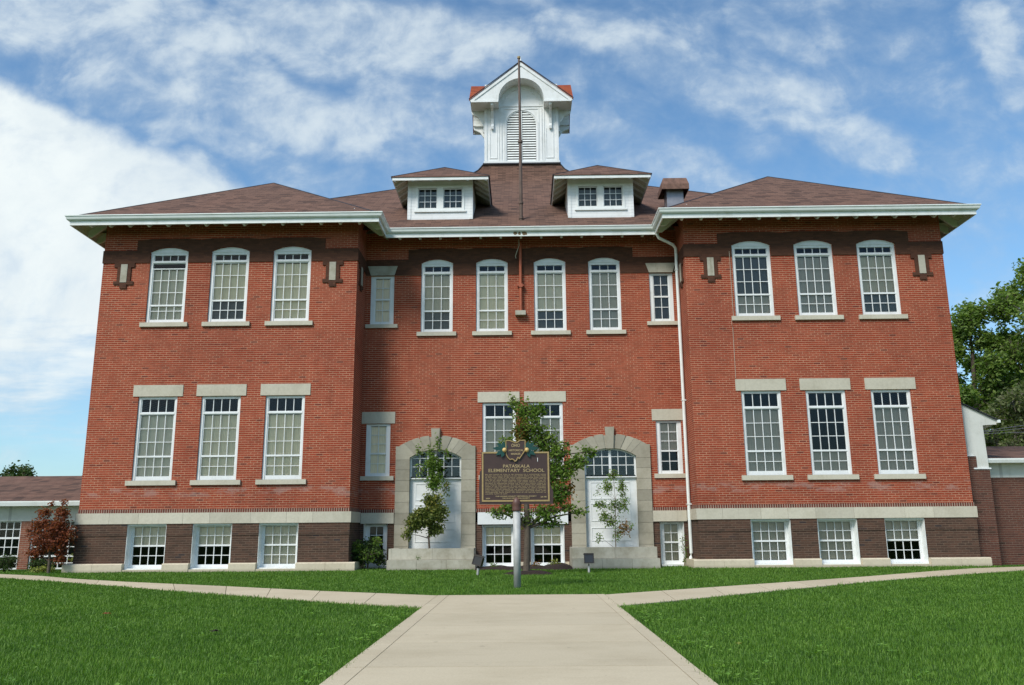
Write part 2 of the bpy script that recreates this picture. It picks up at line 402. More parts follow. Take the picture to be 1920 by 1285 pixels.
# ------------------------------------------------------------------ sky and sun
SUN_EL, SUN_AZ = radians(46), radians(36)     # azimuth measured left of the facade's normal
def sky():
    w = bpy.data.worlds.new('World'); scn.world = w; w.use_nodes = True
    t = NT(w.node_tree); t.n.clear()
    out = t.node('ShaderNodeOutputWorld'); bg = t.node('ShaderNodeBackground')
    st = t.node('ShaderNodeTexSky', sky_type='NISHITA'); st.sun_disc = False
    st.sun_elevation = SUN_EL; st.sun_rotation = radians(180+36); st.air_density = 1.0; st.dust_density = .8; st.ozone_density = 2.2
    tc = t.node('ShaderNodeTexCoord'); d = t.sep(tc.outputs['Generated'])
    ay = t.m('MAXIMUM', t.m('ABSOLUTE', d[1]), .05)
    u = t.m('DIVIDE', d[0], ay); v = t.m('DIVIDE', d[2], ay)
    p = t.comb(u, v, 0.)
    # cloud-plane coordinates for the mottling
    az = t.m('MAXIMUM', d[2], .03)
    cp = t.comb(t.m('DIVIDE', d[0], az), t.m('MULTIPLY', t.m('DIVIDE', d[1], az), .8), 0.)
    nb = t.noise(p, 3.4, 8, .62, .35)
    nw = t.noise(t.vm('ADD', p, (3.1, .7, 0.)), 1.7, 5, .6, .2)
    nm = t.noise(t.comb(t.m('ADD', t.m('MULTIPLY', u, 6.5), t.m('MULTIPLY', v, 6.)), t.m('SUBTRACT', t.m('MULTIPLY', v, 15.), t.m('MULTIPLY', u, 4.)), 1.3), 1., 7, .6, .25)
    nf = t.noise(cp, 2.6, 6, .65, .4)
    warp = t.comb(t.m('MULTIPLY', t.m('SUBTRACT', nb, .5), .26), t.m('MULTIPLY', t.m('SUBTRACT', nw, .5), .30), 0.)
    q = t.vm('ADD', p, warp)
    dens = None
    for (x0, y0, x1, y1, r, wt) in CLOUDS:
        a = Vector((x0, y0, 0)); ba = Vector((x1-x0, y1-y0, 0))
        pa = t.vm('SUBTRACT', q, tuple(a))
        h = t.m('MULTIPLY', t.vm('DOT_PRODUCT', pa, tuple(ba)), 1/max(ba.length_squared, 1e-6), clamp=True)
        dd = t.vm('LENGTH', t.vm('SUBTRACT', pa, t.vm('SCALE', tuple(ba), sc=h)))
        c = t.m('MULTIPLY', t.mapr(dd, r*1.45, r*.35), wt)
        dens = c if dens is None else t.m('MAXIMUM', dens, c)
    n1 = t.noise(t.vm('ADD', t.vm('MULTIPLY', p, (1., 1.25, 1.)), (.3, 7.7, 0.)), 11., 9, .60, .35)
    n2 = t.noise(t.vm('ADD', p, (5.3, 2.7, 0.)), 26., 6, .6, .3)
    f = t.m('ADD', t.m('MULTIPLY', n1, .72), t.m('MULTIPLY', n2, .28))
    f = t.m('ADD', f, t.m('MULTIPLY', t.m('SUBTRACT', nm, .5), .30))
    soft = t.m('ADD', t.m('MAXIMUM', t.m('MULTIPLY', dens, .92), .34), t.m('MULTIPLY', t.m('SUBTRACT', nb, .5), .35))
    mask = t.mapr(t.m('ADD', soft, t.m('MULTIPLY', t.m('SUBTRACT', f, .5), 1.75)), -.02, 1.18)
    mask = t.m('MULTIPLY', mask, .90)
    veil = t.mapr(v, .0, .42, .26, .02)                 # thin veil near the horizon
    mask = t.m('MAXIMUM', mask, veil)
    # the solid white bank low on the left: long slanting upper edge, streaky underside
    vl = t.m('SUBTRACT', .588, t.m('MULTIPLY', t.m('ADD', u, .676), .474))
    L_ = t.m('ADD', t.m('SUBTRACT', vl, v), t.m('MULTIPLY', t.m('SUBTRACT', t.noise(p, 13., 7, .6), .5), .05))
    st_n = t.noise(t.comb(t.m('MULTIPLY', u, 3.), t.m('MULTIPLY', v, 17.), .4), 1.6, 6, .6)
    low = t.mapr(t.m('ADD', v, t.m('MULTIPLY', t.m('SUBTRACT', st_n, .5), .40)), .05, .26)
    bank = t.m('MULTIPLY', t.m('MULTIPLY', t.mapr(L_, -.008, .030), low), t.mapr(u, .6, .1))
    bank = t.m('MULTIPLY', bank, t.mapr(f, .25, .55, .80, 1.))
    core = t.mapr(t.m('ADD', t.m('MULTIPLY', mask, .6), t.m('MULTIPLY', f, .8)), .45, 1.05)
    cloud = t.mix(core, (.36, .47, .60), (.60, .68, .73))
    cloud = t.mix(bank, cloud, t.mix(t.mapr(nb, .35, .65), (.60, .68, .73), (.74, .80, .81)))
    mask = t.m('MAXIMUM', mask, bank)
    sk = t.vm('SCALE', st.outputs[0], sc=SKY_STRENGTH)
    sk = t.mix(1., sk, (.77, 1.01, 1.08), 'MULTIPLY')
    col = t.mix(mask, sk, cloud)
    t.l.new(col, bg.inputs[0]); bg.inputs[1].default_value = 1.
    t.l.new(bg.outputs[0], out.inputs[0])
    L = bpy.data.lights.new('sun', 'SUN'); L.energy = 3.1; L.angle = radians(20); L.color = (1., .94, .86)
    lo = bpy.data.objects.new('sun', L); COL.objects.link(lo)
    S = Vector((-sin(SUN_AZ)*cos(SUN_EL), -cos(SUN_AZ)*cos(SUN_EL), sin(SUN_EL)))
    lo.rotation_euler = S.to_track_quat('Z', 'Y').to_euler(); lo.location = S*60
SKY_STRENGTH = .135
CLOUDS = [(-0.764, 0.474, -0.554, 0.427, 0.083, 1.15),
          (-0.590, 0.442, -0.418, 0.404, 0.043, 1.10),
          (-0.712, 0.338, -0.550, 0.322, 0.090, 1.10),
          (-0.684, 0.229, -0.507, 0.214, 0.059, 0.90),
          (-0.686, 0.151, -0.521, 0.162, 0.024, 0.35),
          (-0.710, 0.532, -0.646, 0.516, 0.028, 1.00),
          (-0.719, 0.655, -0.385, 0.618, 0.062, 0.90),
          (-0.569, 0.575, -0.221, 0.510, 0.066, 0.85),
          (-0.345, 0.649, -0.030, 0.597, 0.069, 0.85),
          (-0.458, 0.491, -0.225, 0.430, 0.034, 0.60),
          (-0.188, 0.554, 0.023, 0.441, 0.062, 0.65),
          (0.061, 0.650, 0.185, 0.609, 0.055, 0.75),
          (0.143, 0.602, 0.359, 0.553, 0.059, 0.75),
          (0.305, 0.562, 0.473, 0.471, 0.052, 0.85),
          (0.058, 0.506, 0.230, 0.431, 0.041, 0.65),
          (0.299, 0.677, 0.366, 0.644, 0.041, 0.60),
          (0.409, 0.659, 0.489, 0.627, 0.031, 0.55),
          (0.596, 0.656, 0.670, 0.548, 0.052, 0.75),
          (0.419, 0.464, 0.514, 0.427, 0.028, 0.40)]
sky()
vs = scn.view_settings; vs.view_transform = 'Standard'; vs.look = 'None'; vs.exposure = .27; vs.gamma = 1.; vs.use_curve_mapping = False

# ------------------------------------------------------------------ ground and paths
g = MB(); g.quad((-400, -400, 0), (400, -400, 0), (400, 400, 0), (-400, 400, 0))
tag(g.build('ground', M['lawn']), kind='structure')

def slab(mb, poly, z0=-.02, z1=.022):
    n = len(poly)
    tri = tessellate_polygon([[Vector((x, y, 0)) for x, y in poly]])
    vs_ = [(x, y, z1) for x, y in poly] + [(x, y, z0) for x, y in poly]; fs = []
    for a, b_, c in tri:
        A = (poly[b_][0]-poly[a][0])*(poly[c][1]-poly[a][1])-(poly[c][0]-poly[a][0])*(poly[b_][1]-poly[a][1])
        fs.append((a, b_, c) if A > 0 else (a, c, b_))
    for i in range(n): fs.append((i, (i+1) % n, n+(i+1) % n, n+i)[::-1])
    mb.add(vs_, fs)
# main walk: slabs with scored joints and a tooled border line each side
mw = MB(); ys = [-10.47, -12.35, -13.95, -15.55, -17.15, -18.75, -20.35, -21.95, -23.55, -25.15, -26.75, -28.4, -31]
gj = .016
for i in range(len(ys)-1):
    y1, y0 = ys[i]-gj/2, ys[i+1]+gj/2
    for xa, xb in ((-1.55, -1.36), (-1.352, 1.29), (1.298, 1.44)):
        if i == 0 and xa == -1.55: xa = -1.55
        slab(mw, [(xa, y0), (xb, y0), (xb, y1), (xa, y1)])
tag(mw.build('walkway', M['concrete']), kind='structure')
Lfar = [(-1.555, -10.48), (-4.012, -9.03), (-6.445, -7.32), (-9.585, -5.27), (-11.6, -3.75), (-13.52, -1.95), (-15.4, -.7), (-24, 1.0), (-40, 2.6)]
Lnear = [(-1.555, -12.98), (-3.6, -11.45), (-5.6, -9.85), (-8.5, -7.35), (-11.17, -5.1), (-14.2, -2.75), (-17.5, -1.2), (-25, -.4), (-40, 1.2)]
Rfar = [(1.445, -10.55), (3.75, -8.75), (5.9, -7.1), (8.1, -5.35), (11.0, -2.85), (12.6, -1.6), (14.4, -.85), (20, .2), (34, .3)]
Rnear = [(1.445, -12.9), (3.5, -11.0), (5.7, -8.95), (8.4, -6.5), (10.75, -4.75), (13.1, -3.05), (16, -2.0), (24, -1.2), (34, -1.1)]
def sidewalk(far, near, nm):
    mb = MB()
    for i in range(len(far)-1):
        a, b_, c, d = Vector(far[i]), Vector(far[i+1]), Vector(near[i+1]), Vector(near[i])
        k = max(1, round((b_-a).length/1.6))
        for j in range(k):
            s0, s1 = j/k+.003, (j+1)/k-.003
            slab(mb, [tuple(a.lerp(b_, s0)), tuple(a.lerp(b_, s1)), tuple(d.lerp(c, s1)), tuple(d.lerp(c, s0))], z1=.0185)
    return mb.build(nm, M['concrete'])
tag(sidewalk(Lfar, Lnear, 'footpath'), kind='structure')
tag(sidewalk(Rfar, Rnear, 'footpath'), kind='structure')

def interp(line, x):
    for (x0, y0), (x1, y1) in zip(line, line[1:]):
        lo, hi = min(x0, x1), max(x0, x1)
        if lo <= x <= hi: return y0+(y1-y0)*(x-x0)/(x1-x0)
    return None
def make_grass():
    rng = np.random.default_rng(3)
    X, Y, D = [], [], []
    cy = -26.425
    for k in range(0, 24):
        y0 = -22.4+k; d = y0+.5-cy
        hw = min(.62*d*1.12+2.5, 20)
        dens = 4000*min(1, (6.5/d))**1.25
        n = int(dens*2*hw)
        X.append(rng.uniform(-hw, hw, n)); Y.append(rng.uniform(y0, y0+1, n)); D.append(np.full(n, d))
    X = np.concatenate(X); Y = np.concatenate(Y); D = np.concatenate(D)
    # keep off paths and buildings, ragged edges
    jit = rng.normal(0, .028, len(X))
    keep = np.ones(len(X), bool)
    keep &= ~((X > -1.545+jit*.8) & (X < 1.435-jit*.8) & (Y < -10.5))
    lx = np.array([p[0] for p in Lfar][::-1]); ly = np.array([p[1] for p in Lfar][::-1])
    nx = np.array([p[0] for p in Lnear][::-1]); ny = np.array([p[1] for p in Lnear][::-1])
    keep &= ~((X < -1.5) & (Y < np.interp(X, lx, ly)+jit) & (Y > np.interp(X, nx, ny)+jit))
    lx = np.array([p[0] for p in Rfar]); ly = np.array([p[1] for p in Rfar]); nx = np.array([p[0] for p in Rnear]); ny = np.array([p[1] for p in Rnear])
    keep &= ~((X > 1.42) & (Y < np.interp(X, lx, ly)+jit) & (Y > np.interp(X, nx, ny)+jit))
    keep &= ~((np.abs(X) < 13.95) & (np.abs(X) > 5.1) & (Y > -.16))
    keep &= ~((X > 5.1) & (Y > -.16))
    keep &= ~((np.abs(X) < 5.1) & (Y > 1.3))
    keep &= ~((X > -4.15) & (X < -1.44) & (Y > 0)); keep &= ~((X > 1.44) & (X < 4.1) & (Y > 0))
    keep &= ~((np.abs(X) < 1.5) & (Y > -.55+.15*np.sin(X*5)))
    keep &= ~((((X-.1)/.62)**2+((Y+2.9)/.42)**2) < 1+jit*6)
    keep &= ~((X+.135)**2+(Y+8.35)**2 < .085**2)
    X, Y, D = X[keep], Y[keep], D[keep]
    # large-scale patchiness of height
    ph = np.sin(X*1.7+np.sin(Y*1.1)*2)*np.sin(Y*2.3+X*.6)
    ph2 = np.sin(X*6.1+Y*3.)*np.sin(Y*7.3-X*2.)
    n = len(X)
    h = rng.gamma(8, .0040, n)*(1+.22*ph+.18*ph2)*np.where(rng.random(n) < .02, 1.5, 1)
    h = np.clip(h, .018, .11)
    w = (.0018+.00025*np.maximum(D-5, 0))*rng.uniform(.7, 1.4, n)
    a = rng.uniform(0, 2*pi, n); lean = rng.uniform(.1, .75, n); la = a+pi/2+rng.normal(0, .5, n)
    dx, dy = np.cos(a)*w, np.sin(a)*w
    lx_, ly_ = np.cos(la)*lean*h, np.sin(la)*lean*h
    V = np.zeros((n, 5, 3), np.float32)
    V[:, 0] = np.stack([X-dx, Y-dy, np.full(n, -.004)], 1); V[:, 1] = np.stack([X+dx, Y+dy, np.full(n, -.004)], 1)
    V[:, 2] = np.stack([X+dx*.8+lx_*.35, Y+dy*.8+ly_*.35, h*.62], 1); V[:, 3] = np.stack([X-dx*.8+lx_*.35, Y-dy*.8+ly_*.35, h*.62], 1)
    V[:, 4] = np.stack([X+lx_, Y+ly_, h], 1)
    me = bpy.data.meshes.new('grass'); me.vertices.add(n*5); me.vertices.foreach_set('co', V.ravel())
    base = (np.arange(n)*5)[:, None]
    loops = (base+np.array([0, 1, 2, 3, 3, 2, 4])[None]).ravel()
    me.loops.add(n*7); me.loops.foreach_set('vertex_index', loops.astype(np.int32))
    me.polygons.add(n*2)
    ls = (np.arange(n)*7)[:, None]+np.array([0, 4])[None]
    me.polygons.foreach_set('loop_start', ls.ravel().astype(np.int32))
    me.update(calc_edges=True); me.validate()
    me.materials.append(M['blade'])
    return link('grass', me)
tag(make_grass(), 'short mown green lawn grass on both sides of the concrete walk', 'grass', kind='stuff')

def weeds():
    rng = random.Random(21); mb = MB()
    spots = []
    for _ in range(210):
        k = rng.random()
        if k < .42: x = 1.45+abs(rng.gauss(0, .30)); y = rng.uniform(-20.5, -12.9)
        elif k < .68: x = -1.56-abs(rng.gauss(0, .22)); y = rng.uniform(-20.5, -13.1)
        else: x = rng.choice((-1, 1))*rng.uniform(1.8, 8); y = rng.uniform(-20.5, -14)
        spots.append((x, y))
    for x, y in spots:
        for _ in range(rng.randint(5, 13)):
            a = rng.uniform(0, 2*pi); rr = rng.uniform(0, .07); px, py, pz = x+rr*cos(a), y+rr*sin(a), rng.uniform(.042, .066)
            if -1.60 < px < 1.49: continue
            L_ = rng.uniform(.018, .045); w = L_*rng.uniform(.3, .5); d = (cos(a), sin(a)); e = rng.uniform(.1, .5)*L_
            n = len(mb.v)
            mb.v += [(px, py, pz), (px+d[0]*L_*.5-d[1]*w, py+d[1]*L_*.5+d[0]*w, pz+e*.6), (px+d[0]*L_, py+d[1]*L_, pz+e), (px+d[0]*L_*.5+d[1]*w, py+d[1]*L_*.5-d[0]*w, pz+e*.6)]
            mb.f.append((n, n+1, n+2, n+3))
    return mb.build('clover_and_weeds', M['leaf_weed'])
tag(weeds(), 'bright broad-leaved clover and weeds scattered in the lawn along the walk edges', 'weeds', kind='stuff')

# ------------------------------------------------------------------ window kit
R = 1.53                          # plane of the recessed centre
def window(parent, xc, z0, w, h, layout, cols, y=0., arch=0., cas=.07, sill=None, lintel=None, depth=.05, blinds=(), bm='blind', opened=0., midthick=False):
    """layout from bottom up: ('r',h) rail, ('p',h) pane row, ('m',h) meeting rail, ('t',h) transom bar. The frame is the part; sashes, glass,
    blind, sill and lintel hang under it."""
    tot = sum(q[1] for q in layout); k = h/tot
    yf = y+depth                                    # front of the frame
    fr = MB(); x0, x1 = xc-w/2, xc+w/2
    fr.box(x0, x0+cas, yf, yf+.10, z0, z0+h); fr.box(x1-cas, x1, yf, yf+.10, z0, z0+h)
    zz = z0; rows = []
    sash = MB(); lastrail = z0
    ix0, ix1 = x0+cas, x1-cas
    stile = .030
    for i, (kd, hh) in enumerate(layout):
        hh *= k
        if kd == 'h': fr.box(ix0, ix1, yf+.002, yf+.10, zz, zz+hh)
        elif kd == 't': fr.box(ix0, ix1, yf-.006, yf+.10, zz+.25*hh, zz+hh*.8); sash.box(ix0, ix1, yf+.03, yf+.065, zz, zz+hh)
        elif kd == 'r': sash.box(ix0, ix1, yf+.02, yf+.07, zz, zz+hh)
        elif kd == 'm': sash.box(ix0, ix1, yf+.012, yf+.08, zz, zz+hh)
        elif kd == 'p': rows.append((zz, zz+hh))
        zz += hh
    # muntins
    lo = rows[0][0]
    def back(z): return .028
    for a, b_ in rows:
        sash.box(ix0, ix0+stile, yf+.024, yf+.072, a, b_); sash.box(ix1-stile, ix1, yf+.024, yf+.072, a, b_)
        cw = (ix1-ix0-2*stile)/cols
        for c in range(1, cols):
            xm = ix0+stile+cw*c; tk = .011 if not (midthick and c == cols//2) else .035
            sash.box(xm-tk, xm+tk, yf+.028, yf+.06, a, b_)
    for (a, b_), (c, d) in zip(rows, rows[1:]):
        if abs(b_-c) < 1e-4: sash.box(ix0+stile, ix1-stile, yf+.031, yf+.057, b_-.010, b_+.010)
    if arch:
        n = 14; rr = (w*w/4+arch*arch)/(2*arch); zt = z0+h
        arc = [(xc+rr*sin(a), zt+arch-rr+rr*cos(a)) for a in np.linspace(-math.asin(w/2/rr), math.asin(w/2/rr), n)]
        fr.prism([(x0, zt)]+arc[1:-1]+[(x1, zt)], yf, yf+.09)
        arc2 = [(xc+(rr+.0)*sin(a), zt+arch-rr+rr*cos(a)) for a in np.linspace(-math.asin(w/2/rr), math.asin(w/2/rr), n)]
        mo = MB()
        for (ax, az), (bx, bz) in zip(arc2, arc2[1:]): fr.add([(ax, yf-.02, az-.028), (bx, yf-.02, bz-.028), (bx, yf-.02, bz-.002), (ax, yf-.02, az-.002), (ax, yf+.01, az-.028), (bx, yf+.01, bz-.028), (bx, yf+.01, bz-.002), (ax, yf+.01, az-.002)], [(0, 1, 2, 3), (0, 4, 5, 1), (3, 2, 6, 7)])
        fr.box(x0, x1, yf-.015, yf+.004, zt-.02, zt+.012)
    f = fr.build('window', M['white'], parent)
    sash.build('sash', M['white'], f)
    gl = MB(); gl.quad((ix0+.01, yf+.045, z0+.02), (ix1-.01, yf+.045, z0+.02), (ix1-.01, yf+.045, z0+h-.02), (ix0+.01, yf+.045, z0+h-.02))
    gl.build('glass', M['glass'], f)
    for bl in blinds:
        r0, r1 = bl[0], bl[1]; mt = bl[2] if len(bl) > 2 else bm
        za = rows[r0][0]-.02 if r0 == int(r0) else rows[int(r0)][0]+(r0-int(r0))*(rows[int(r0)][1]-rows[int(r0)][0])
        zb = rows[r1][1]-.012
        if r0 > 0: za += random.uniform(-.06, .05)
        skew = random.uniform(-.012, .012)
        b_ = MB(); nn = 12; yb = yf+.105
        for j in range(nn):
            xa, xb = ix0-.0+(ix1-ix0)*j/nn, ix0+(ix1-ix0)*(j+1)/nn
            ya = yb+.004*sin(j*1.9); yb2 = yb+.004*sin((j+1)*1.9)
            b_.quad((xa, ya, za+skew*j/nn), (xb, yb2, za+skew*(j+1)/nn), (xb, yb2, zb), (xa, ya, zb))
        b_.build('blind', M[mt], f)
    if sill:
        sw, sh, sd = sill; s_ = MB(); s_.box(xc-sw/2, xc+sw/2, y-sd, y+.12, z0-sh, z0-.003); s_.build('sill', M['stone'], f)
    if lintel:
        lw, lz0, lz1, tw, lm = lintel; s_ = MB()
        s_.prism([(xc-lw/2, lz0), (xc+lw/2, lz0), (xc+tw/2, lz1), (xc-tw/2, lz1)], y-(.05 if tw > lw+.05 else .022), y+.1); s_.build('lintel', M[lm], f)
    return f

UP = [('r', .11), ('p', .285), ('p', .285), ('m', .05), ('p', .395), ('p', .395), ('p', .395), ('t', .11), ('p', .165), ('h', .10)]
LO = [('r', .13), ('p', .29), ('p', .29), ('m', .055), ('p', .42), ('p', .42), ('p', .42), ('t', .10), ('p', .40), ('h', .075)]
BA = [('r', .10), ('p', .24), ('p', .24), ('m', .045), ('p', .235), ('p', .235), ('h', .07)]
SM = [('r', .10), ('p', .30), ('p', .30), ('m', .05), ('p', .29), ('p', .29), ('p', .29), ('h', .06)]
SU = [('r', .10), ('p', .36), ('p', .30), ('m', .05), ('p', .34), ('p', .30), ('h', .06)]

# ------------------------------------------------------------------ the school
S = thing('school_building', 'two-storey red brick school with projecting side wings, brown hipped roof, dormers and white cupola', 'school building')
BO, BT = 1.43, 1.755            # stone band, wings
BOr, BTr = 1.395, 1.735         # stone band, recess
def arc_hole(xc, w, z0, z1, rise, n=10):
    rr = (w*w/4+rise*rise)/(2*rise)
    a0 = math.asin(w/2/rr)
    top = [(xc+rr*sin(a), z1+rise-rr+rr*cos(a)) for a in np.linspace(a0, -a0, n)]
    return [(xc-w/2, z0), (xc+w/2, z0)]+top
def rect(x0, x1, z0, z1): return [(x0, z0), (x1, z0), (x1, z1), (x0, z1)]
def facade(mb, outer, holes, y, rev=.15):
    loops = [outer]+holes; flat = [p for l in loops for p in l]
    tri = tessellate_polygon([[Vector((x, z, 0)) for x, z in l] for l in loops])
    fs = []
    for a, b_, c in tri:
        A = (flat[b_][0]-flat[a][0])*(flat[c][1]-flat[a][1])-(flat[c][0]-flat[a][0])*(flat[b_][1]-flat[a][1])
        fs.append((a, b_, c) if A > 0 else (a, c, b_))
    mb.add([(x, y, z) for x, z in flat], fs)
    for hl in holes:
        n = len(hl)
        for i in range(n):
            (x0, z0), (x1, z1) = hl[i], hl[(i+1) % n]
            mb.add([(x0, y, z0), (x1, y, z1), (x1, y+rev, z1), (x0, y+rev, z0)], [(0, 1, 2, 3)])
WX = (-2.0, 0., 2.02)            # window offsets from each wing's centre
WC = (-9.45, 9.45)
WT = 11.40
ARC = .145
brick = MB(); found = MB(); brown = MB()
for wc in WC:
    holes = []
    for dx in WX:
        holes.append(arc_hole(wc+dx, 1.24, 7.74, 10.12, ARC))
        holes.append(rect(wc+dx-.62, wc+dx+.62, 2.735, 5.345))
    facade(brick, rect(wc-4.15, wc+4.15, BT-.02, WT), holes, 0.)
    # foundation wall front
    facade(found, rect(wc-4.17, wc+4.17, -.1, BO+.02), [rect(wc+dx-.60, wc+dx+.60, .10, BO+.01) for dx in WX], -.02, .27)
# outer and inner side walls, back
def side(mb, x, y0, y1, z0, z1, out):
    mb.quad((x, y0, z0), (x, y1, z0), (x, y1, z1), (x, y0, z1)) if out > 0 else mb.quad((x, y1, z0), (x, y0, z0), (x, y0, z1), (x, y1, z1))
for s_ in (-1, 1):
    side(brick, s_*13.6, 0, 21.5, BT-.02, WT, s_); side(brick, s_*5.3, 0, R, BT-.02, WT, -s_)
    side(found, s_*13.62, -.02, 21.5, -.1, BO+.02, s_); side(found, s_*5.28, -.02, R, -.1, BO+.02, -s_)
brick.quad((13.6, 21.5, -.1), (-13.6, 21.5, -.1), (-13.6, 21.5, WT), (13.6, 21.5, WT))
# recess facade
RU = (-2.86, -.99, .985, 2.843)
holes = [arc_hole(x, 1.08, 7.69, 10.12, .14) for x in RU]
holes += [rect(-5.12, -4.32, 7.97, 9.68), rect(4.36, 5.16, 7.97, 9.68), rect(-5.14, -4.34, 2.90, 4.61), rect(4.37, 5.20, 2.90, 4.63)]
holes += [rect(-1.315, -.205, 2.90, 5.27), rect(.19, 1.335, 2.90, 5.27)]
dh = []
DX = (-2.84, 2.838)
for dx in DX:
    pts = arc_hole(dx, 2.5, BTr-.0, 3.86, .33)
    dh += [(dx-1.0, BTr-.02), (dx-1.0, 3.4)]+arc_hole(dx, 1.76, 3, 3.52, .27)[2:][::-1]+[(dx+1.0, 3.4), (dx+1.0, BTr-.02)]
facade(brick, [(-5.3, BTr-.02)]+dh+[(5.3, BTr-.02), (5.3, WT), (-5.3, WT)], holes, R)
for xa, xb, hh in ((-5.28, -3.84, [rect(-5.13, -4.36, .02, BOr+.01)]), (3.838, 5.28, [rect(4.35, 5.125, .02, BOr+.01)]), (-1.84, 1.838, [rect(-1.325, -.28, .03, BOr-.06), rect(.22, 1.306, .03, BOr-.06)])):
    facade(found, rect(xa, xb, -.1, BOr+.02), hh, R-.01, .27)
brick.build('wall', M['brick'], S)
found.build('foundation_wall', M['brick_dark'], S)
# shadow joint: the upper courses of the foundation stand a little proud
for wc in WC:
    ed = [wc-4.17-.012]+sum([[wc+dx-.602, wc+dx+.602] for dx in WX], [])+[wc+4.17+.012]
    for a, b_ in zip(ed[::2], ed[1::2]): MB().box(a, b_, -.038, -.0215, 1.075, BO-.002).build('foundation_course', M['brick_dark'], S)
# rooms behind the glass: floors, ceiling, partition
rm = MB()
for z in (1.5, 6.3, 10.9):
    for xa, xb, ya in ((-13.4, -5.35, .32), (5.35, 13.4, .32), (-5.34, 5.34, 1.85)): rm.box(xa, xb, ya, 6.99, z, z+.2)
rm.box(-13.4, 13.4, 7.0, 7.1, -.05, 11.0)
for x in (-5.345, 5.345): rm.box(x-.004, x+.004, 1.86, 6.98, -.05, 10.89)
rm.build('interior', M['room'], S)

# brown brick frieze (proud of the red brick, cut round the arched heads)
def frieze(mb, x0, x1, hx0, hx1, zb, ze, zt, wins, w, zs, rise, y, hoods=True):
    bot = [(x0, zb)]
    for xc in wins:
        rr = (w*w/4+rise*rise)/(2*rise); a0 = math.asin(w/2/rr)
        bot += [(xc-w/2, zb)]+[(xc+rr*sin(a), zs+rise-rr+rr*cos(a)) for a in np.linspace(-a0, a0, 10)]+[(xc+w/2, zb)]
    bot.append((x1, zb))
    top = [(x1, ze), (hx1, ze), (hx1, zt)]
    if hoods:
        for xc in wins[::-1]:
            top += [(xc+w*.75, zt), (xc+w*.5, zt+.04), (xc-w*.5, zt+.04), (xc-w*.75, zt)]
    top += [(hx0, zt), (hx0, ze), (x0, ze)]
    mb.prism(bot+top, y-.024, y+.01)
for wc in WC:
    frieze(brown, wc-4.175, wc+4.175, wc-3.07, wc+3.09, 9.75, 10.17, 10.52, [wc+dx for dx in WX], 1.25, 10.12, .15, 0.)
frieze(brown, -5.29, 5.29, -3.85, 3.83, 9.69, 10.25, 10.60, RU, 1.09, 10.12, .145, R)
for s_ in (-1, 1):
    brown.box(s_*13.60, s_*13.625, .012, 21.4, 9.75, 10.17); brown.box(s_*5.275, s_*5.305, .012, R-.03, 9.75, 10.17)
brown.build('brown_brick_frieze', M['brick_brown'], S)

def ornament(xc, sidex=None, out=1):
    o = MB(); z = 9.748
    o.prism([(-.33, z), (-.33, 9.60), (-.22, 9.60), (-.22, 9.13), (-.32, 9.13), (-.32, 9.02), (-.11, 9.02), (-.11, 8.89), (.11, 8.89), (.11, 9.02), (.32, 9.02), (.32, 9.13), (.22, 9.13), (.22, 9.60), (.33, 9.60), (.33, z)], -.04, .01)
    p = MB(); p.box(-.105, .105, -.052, -.0405, 9.09, 9.70)
    if sidex is None: Mx = Matrix.Translation((xc, 0, 0))
    else: Mx = Matrix.Translation((sidex, xc, 0)) @ Matrix.Rotation(pi/2*out, 4, 'Z')
    o.xf(Mx); p.xf(Mx)
    q = o.build('brown_brick_ornament', M['brick_brown'], S); p.build('stone_panel', M['stone_stained'], q)
for x in (-12.88, -6.09, 6.11, 12.88): ornament(x)
ornament(.62, -5.3, 1); ornament(.62, 5.3, -1)

# rowlock course and stone band
rl = MB(); band = MB(); plinth = MB()
def blocks(mb, x0, x1, y0, y1, z0, z1, avg=1.25, gap=.006, axis='x'):
    x = x0
    while x < x1-.05:
        L = avg*random.uniform(.6, 1.35); e = min(x+L, x1)
        if x1-e < avg*.35: e = x1
        a, b_ = x+gap/2, e-gap/2
        mb.box(a, b_, y0, y1, z0, z1) if axis == 'x' else mb.box(y0, y1, a, b_, z0, z1)
        x = e
for wc in WC:
    rl.box(wc-4.165, wc+4.165, -.018, .01, BT, BT+.112)
    blocks(band, wc-4.22, wc+4.22, -.06, .1, BO, BT); band.build('stone_band', M['stone'], S); band = MB()
for xa, xb in ((-5.28, -4.14), (-1.54, 1.54), (4.14, 5.28)): rl.box(xa, xb, R-.018, R+.01, BTr, BTr+.11)
for s_ in (-1, 1):
    rl.box(s_*5.284, s_*5.305, .012, R-.02, BT, BT+.112); rl.box(s_*13.595, s_*13.617, .012, 20, BT, BT+.112)
    blocks(band, .105, R-.06, s_*5.23, s_*5.35, BO, BT, 3., axis='y'); band.build('stone_band', M['stone'], S); band = MB(); blocks(band, .105, 21, s_*13.55, s_*13.67, BO, BT, axis='y'); band.build('stone_band', M['stone'], S); band = MB()
for a, b_ in ((-5.225, -4.16), (-4.16+.0, -4.14), (4.14, 5.225)):
    if b_-a > .1: blocks(band, a, b_, R-.055, R+.1, BOr, BTr, 2.); band.build('stone_band', M['stone'], S); band = MB()
rl.build('rowlock_course', M['rowlock'], S)
wb = MB(); wb.box(-1.468, 1.43, R-.05, R+.1, 1.345, 1.725)
wb.build('white_panel_board', M['white'], S)
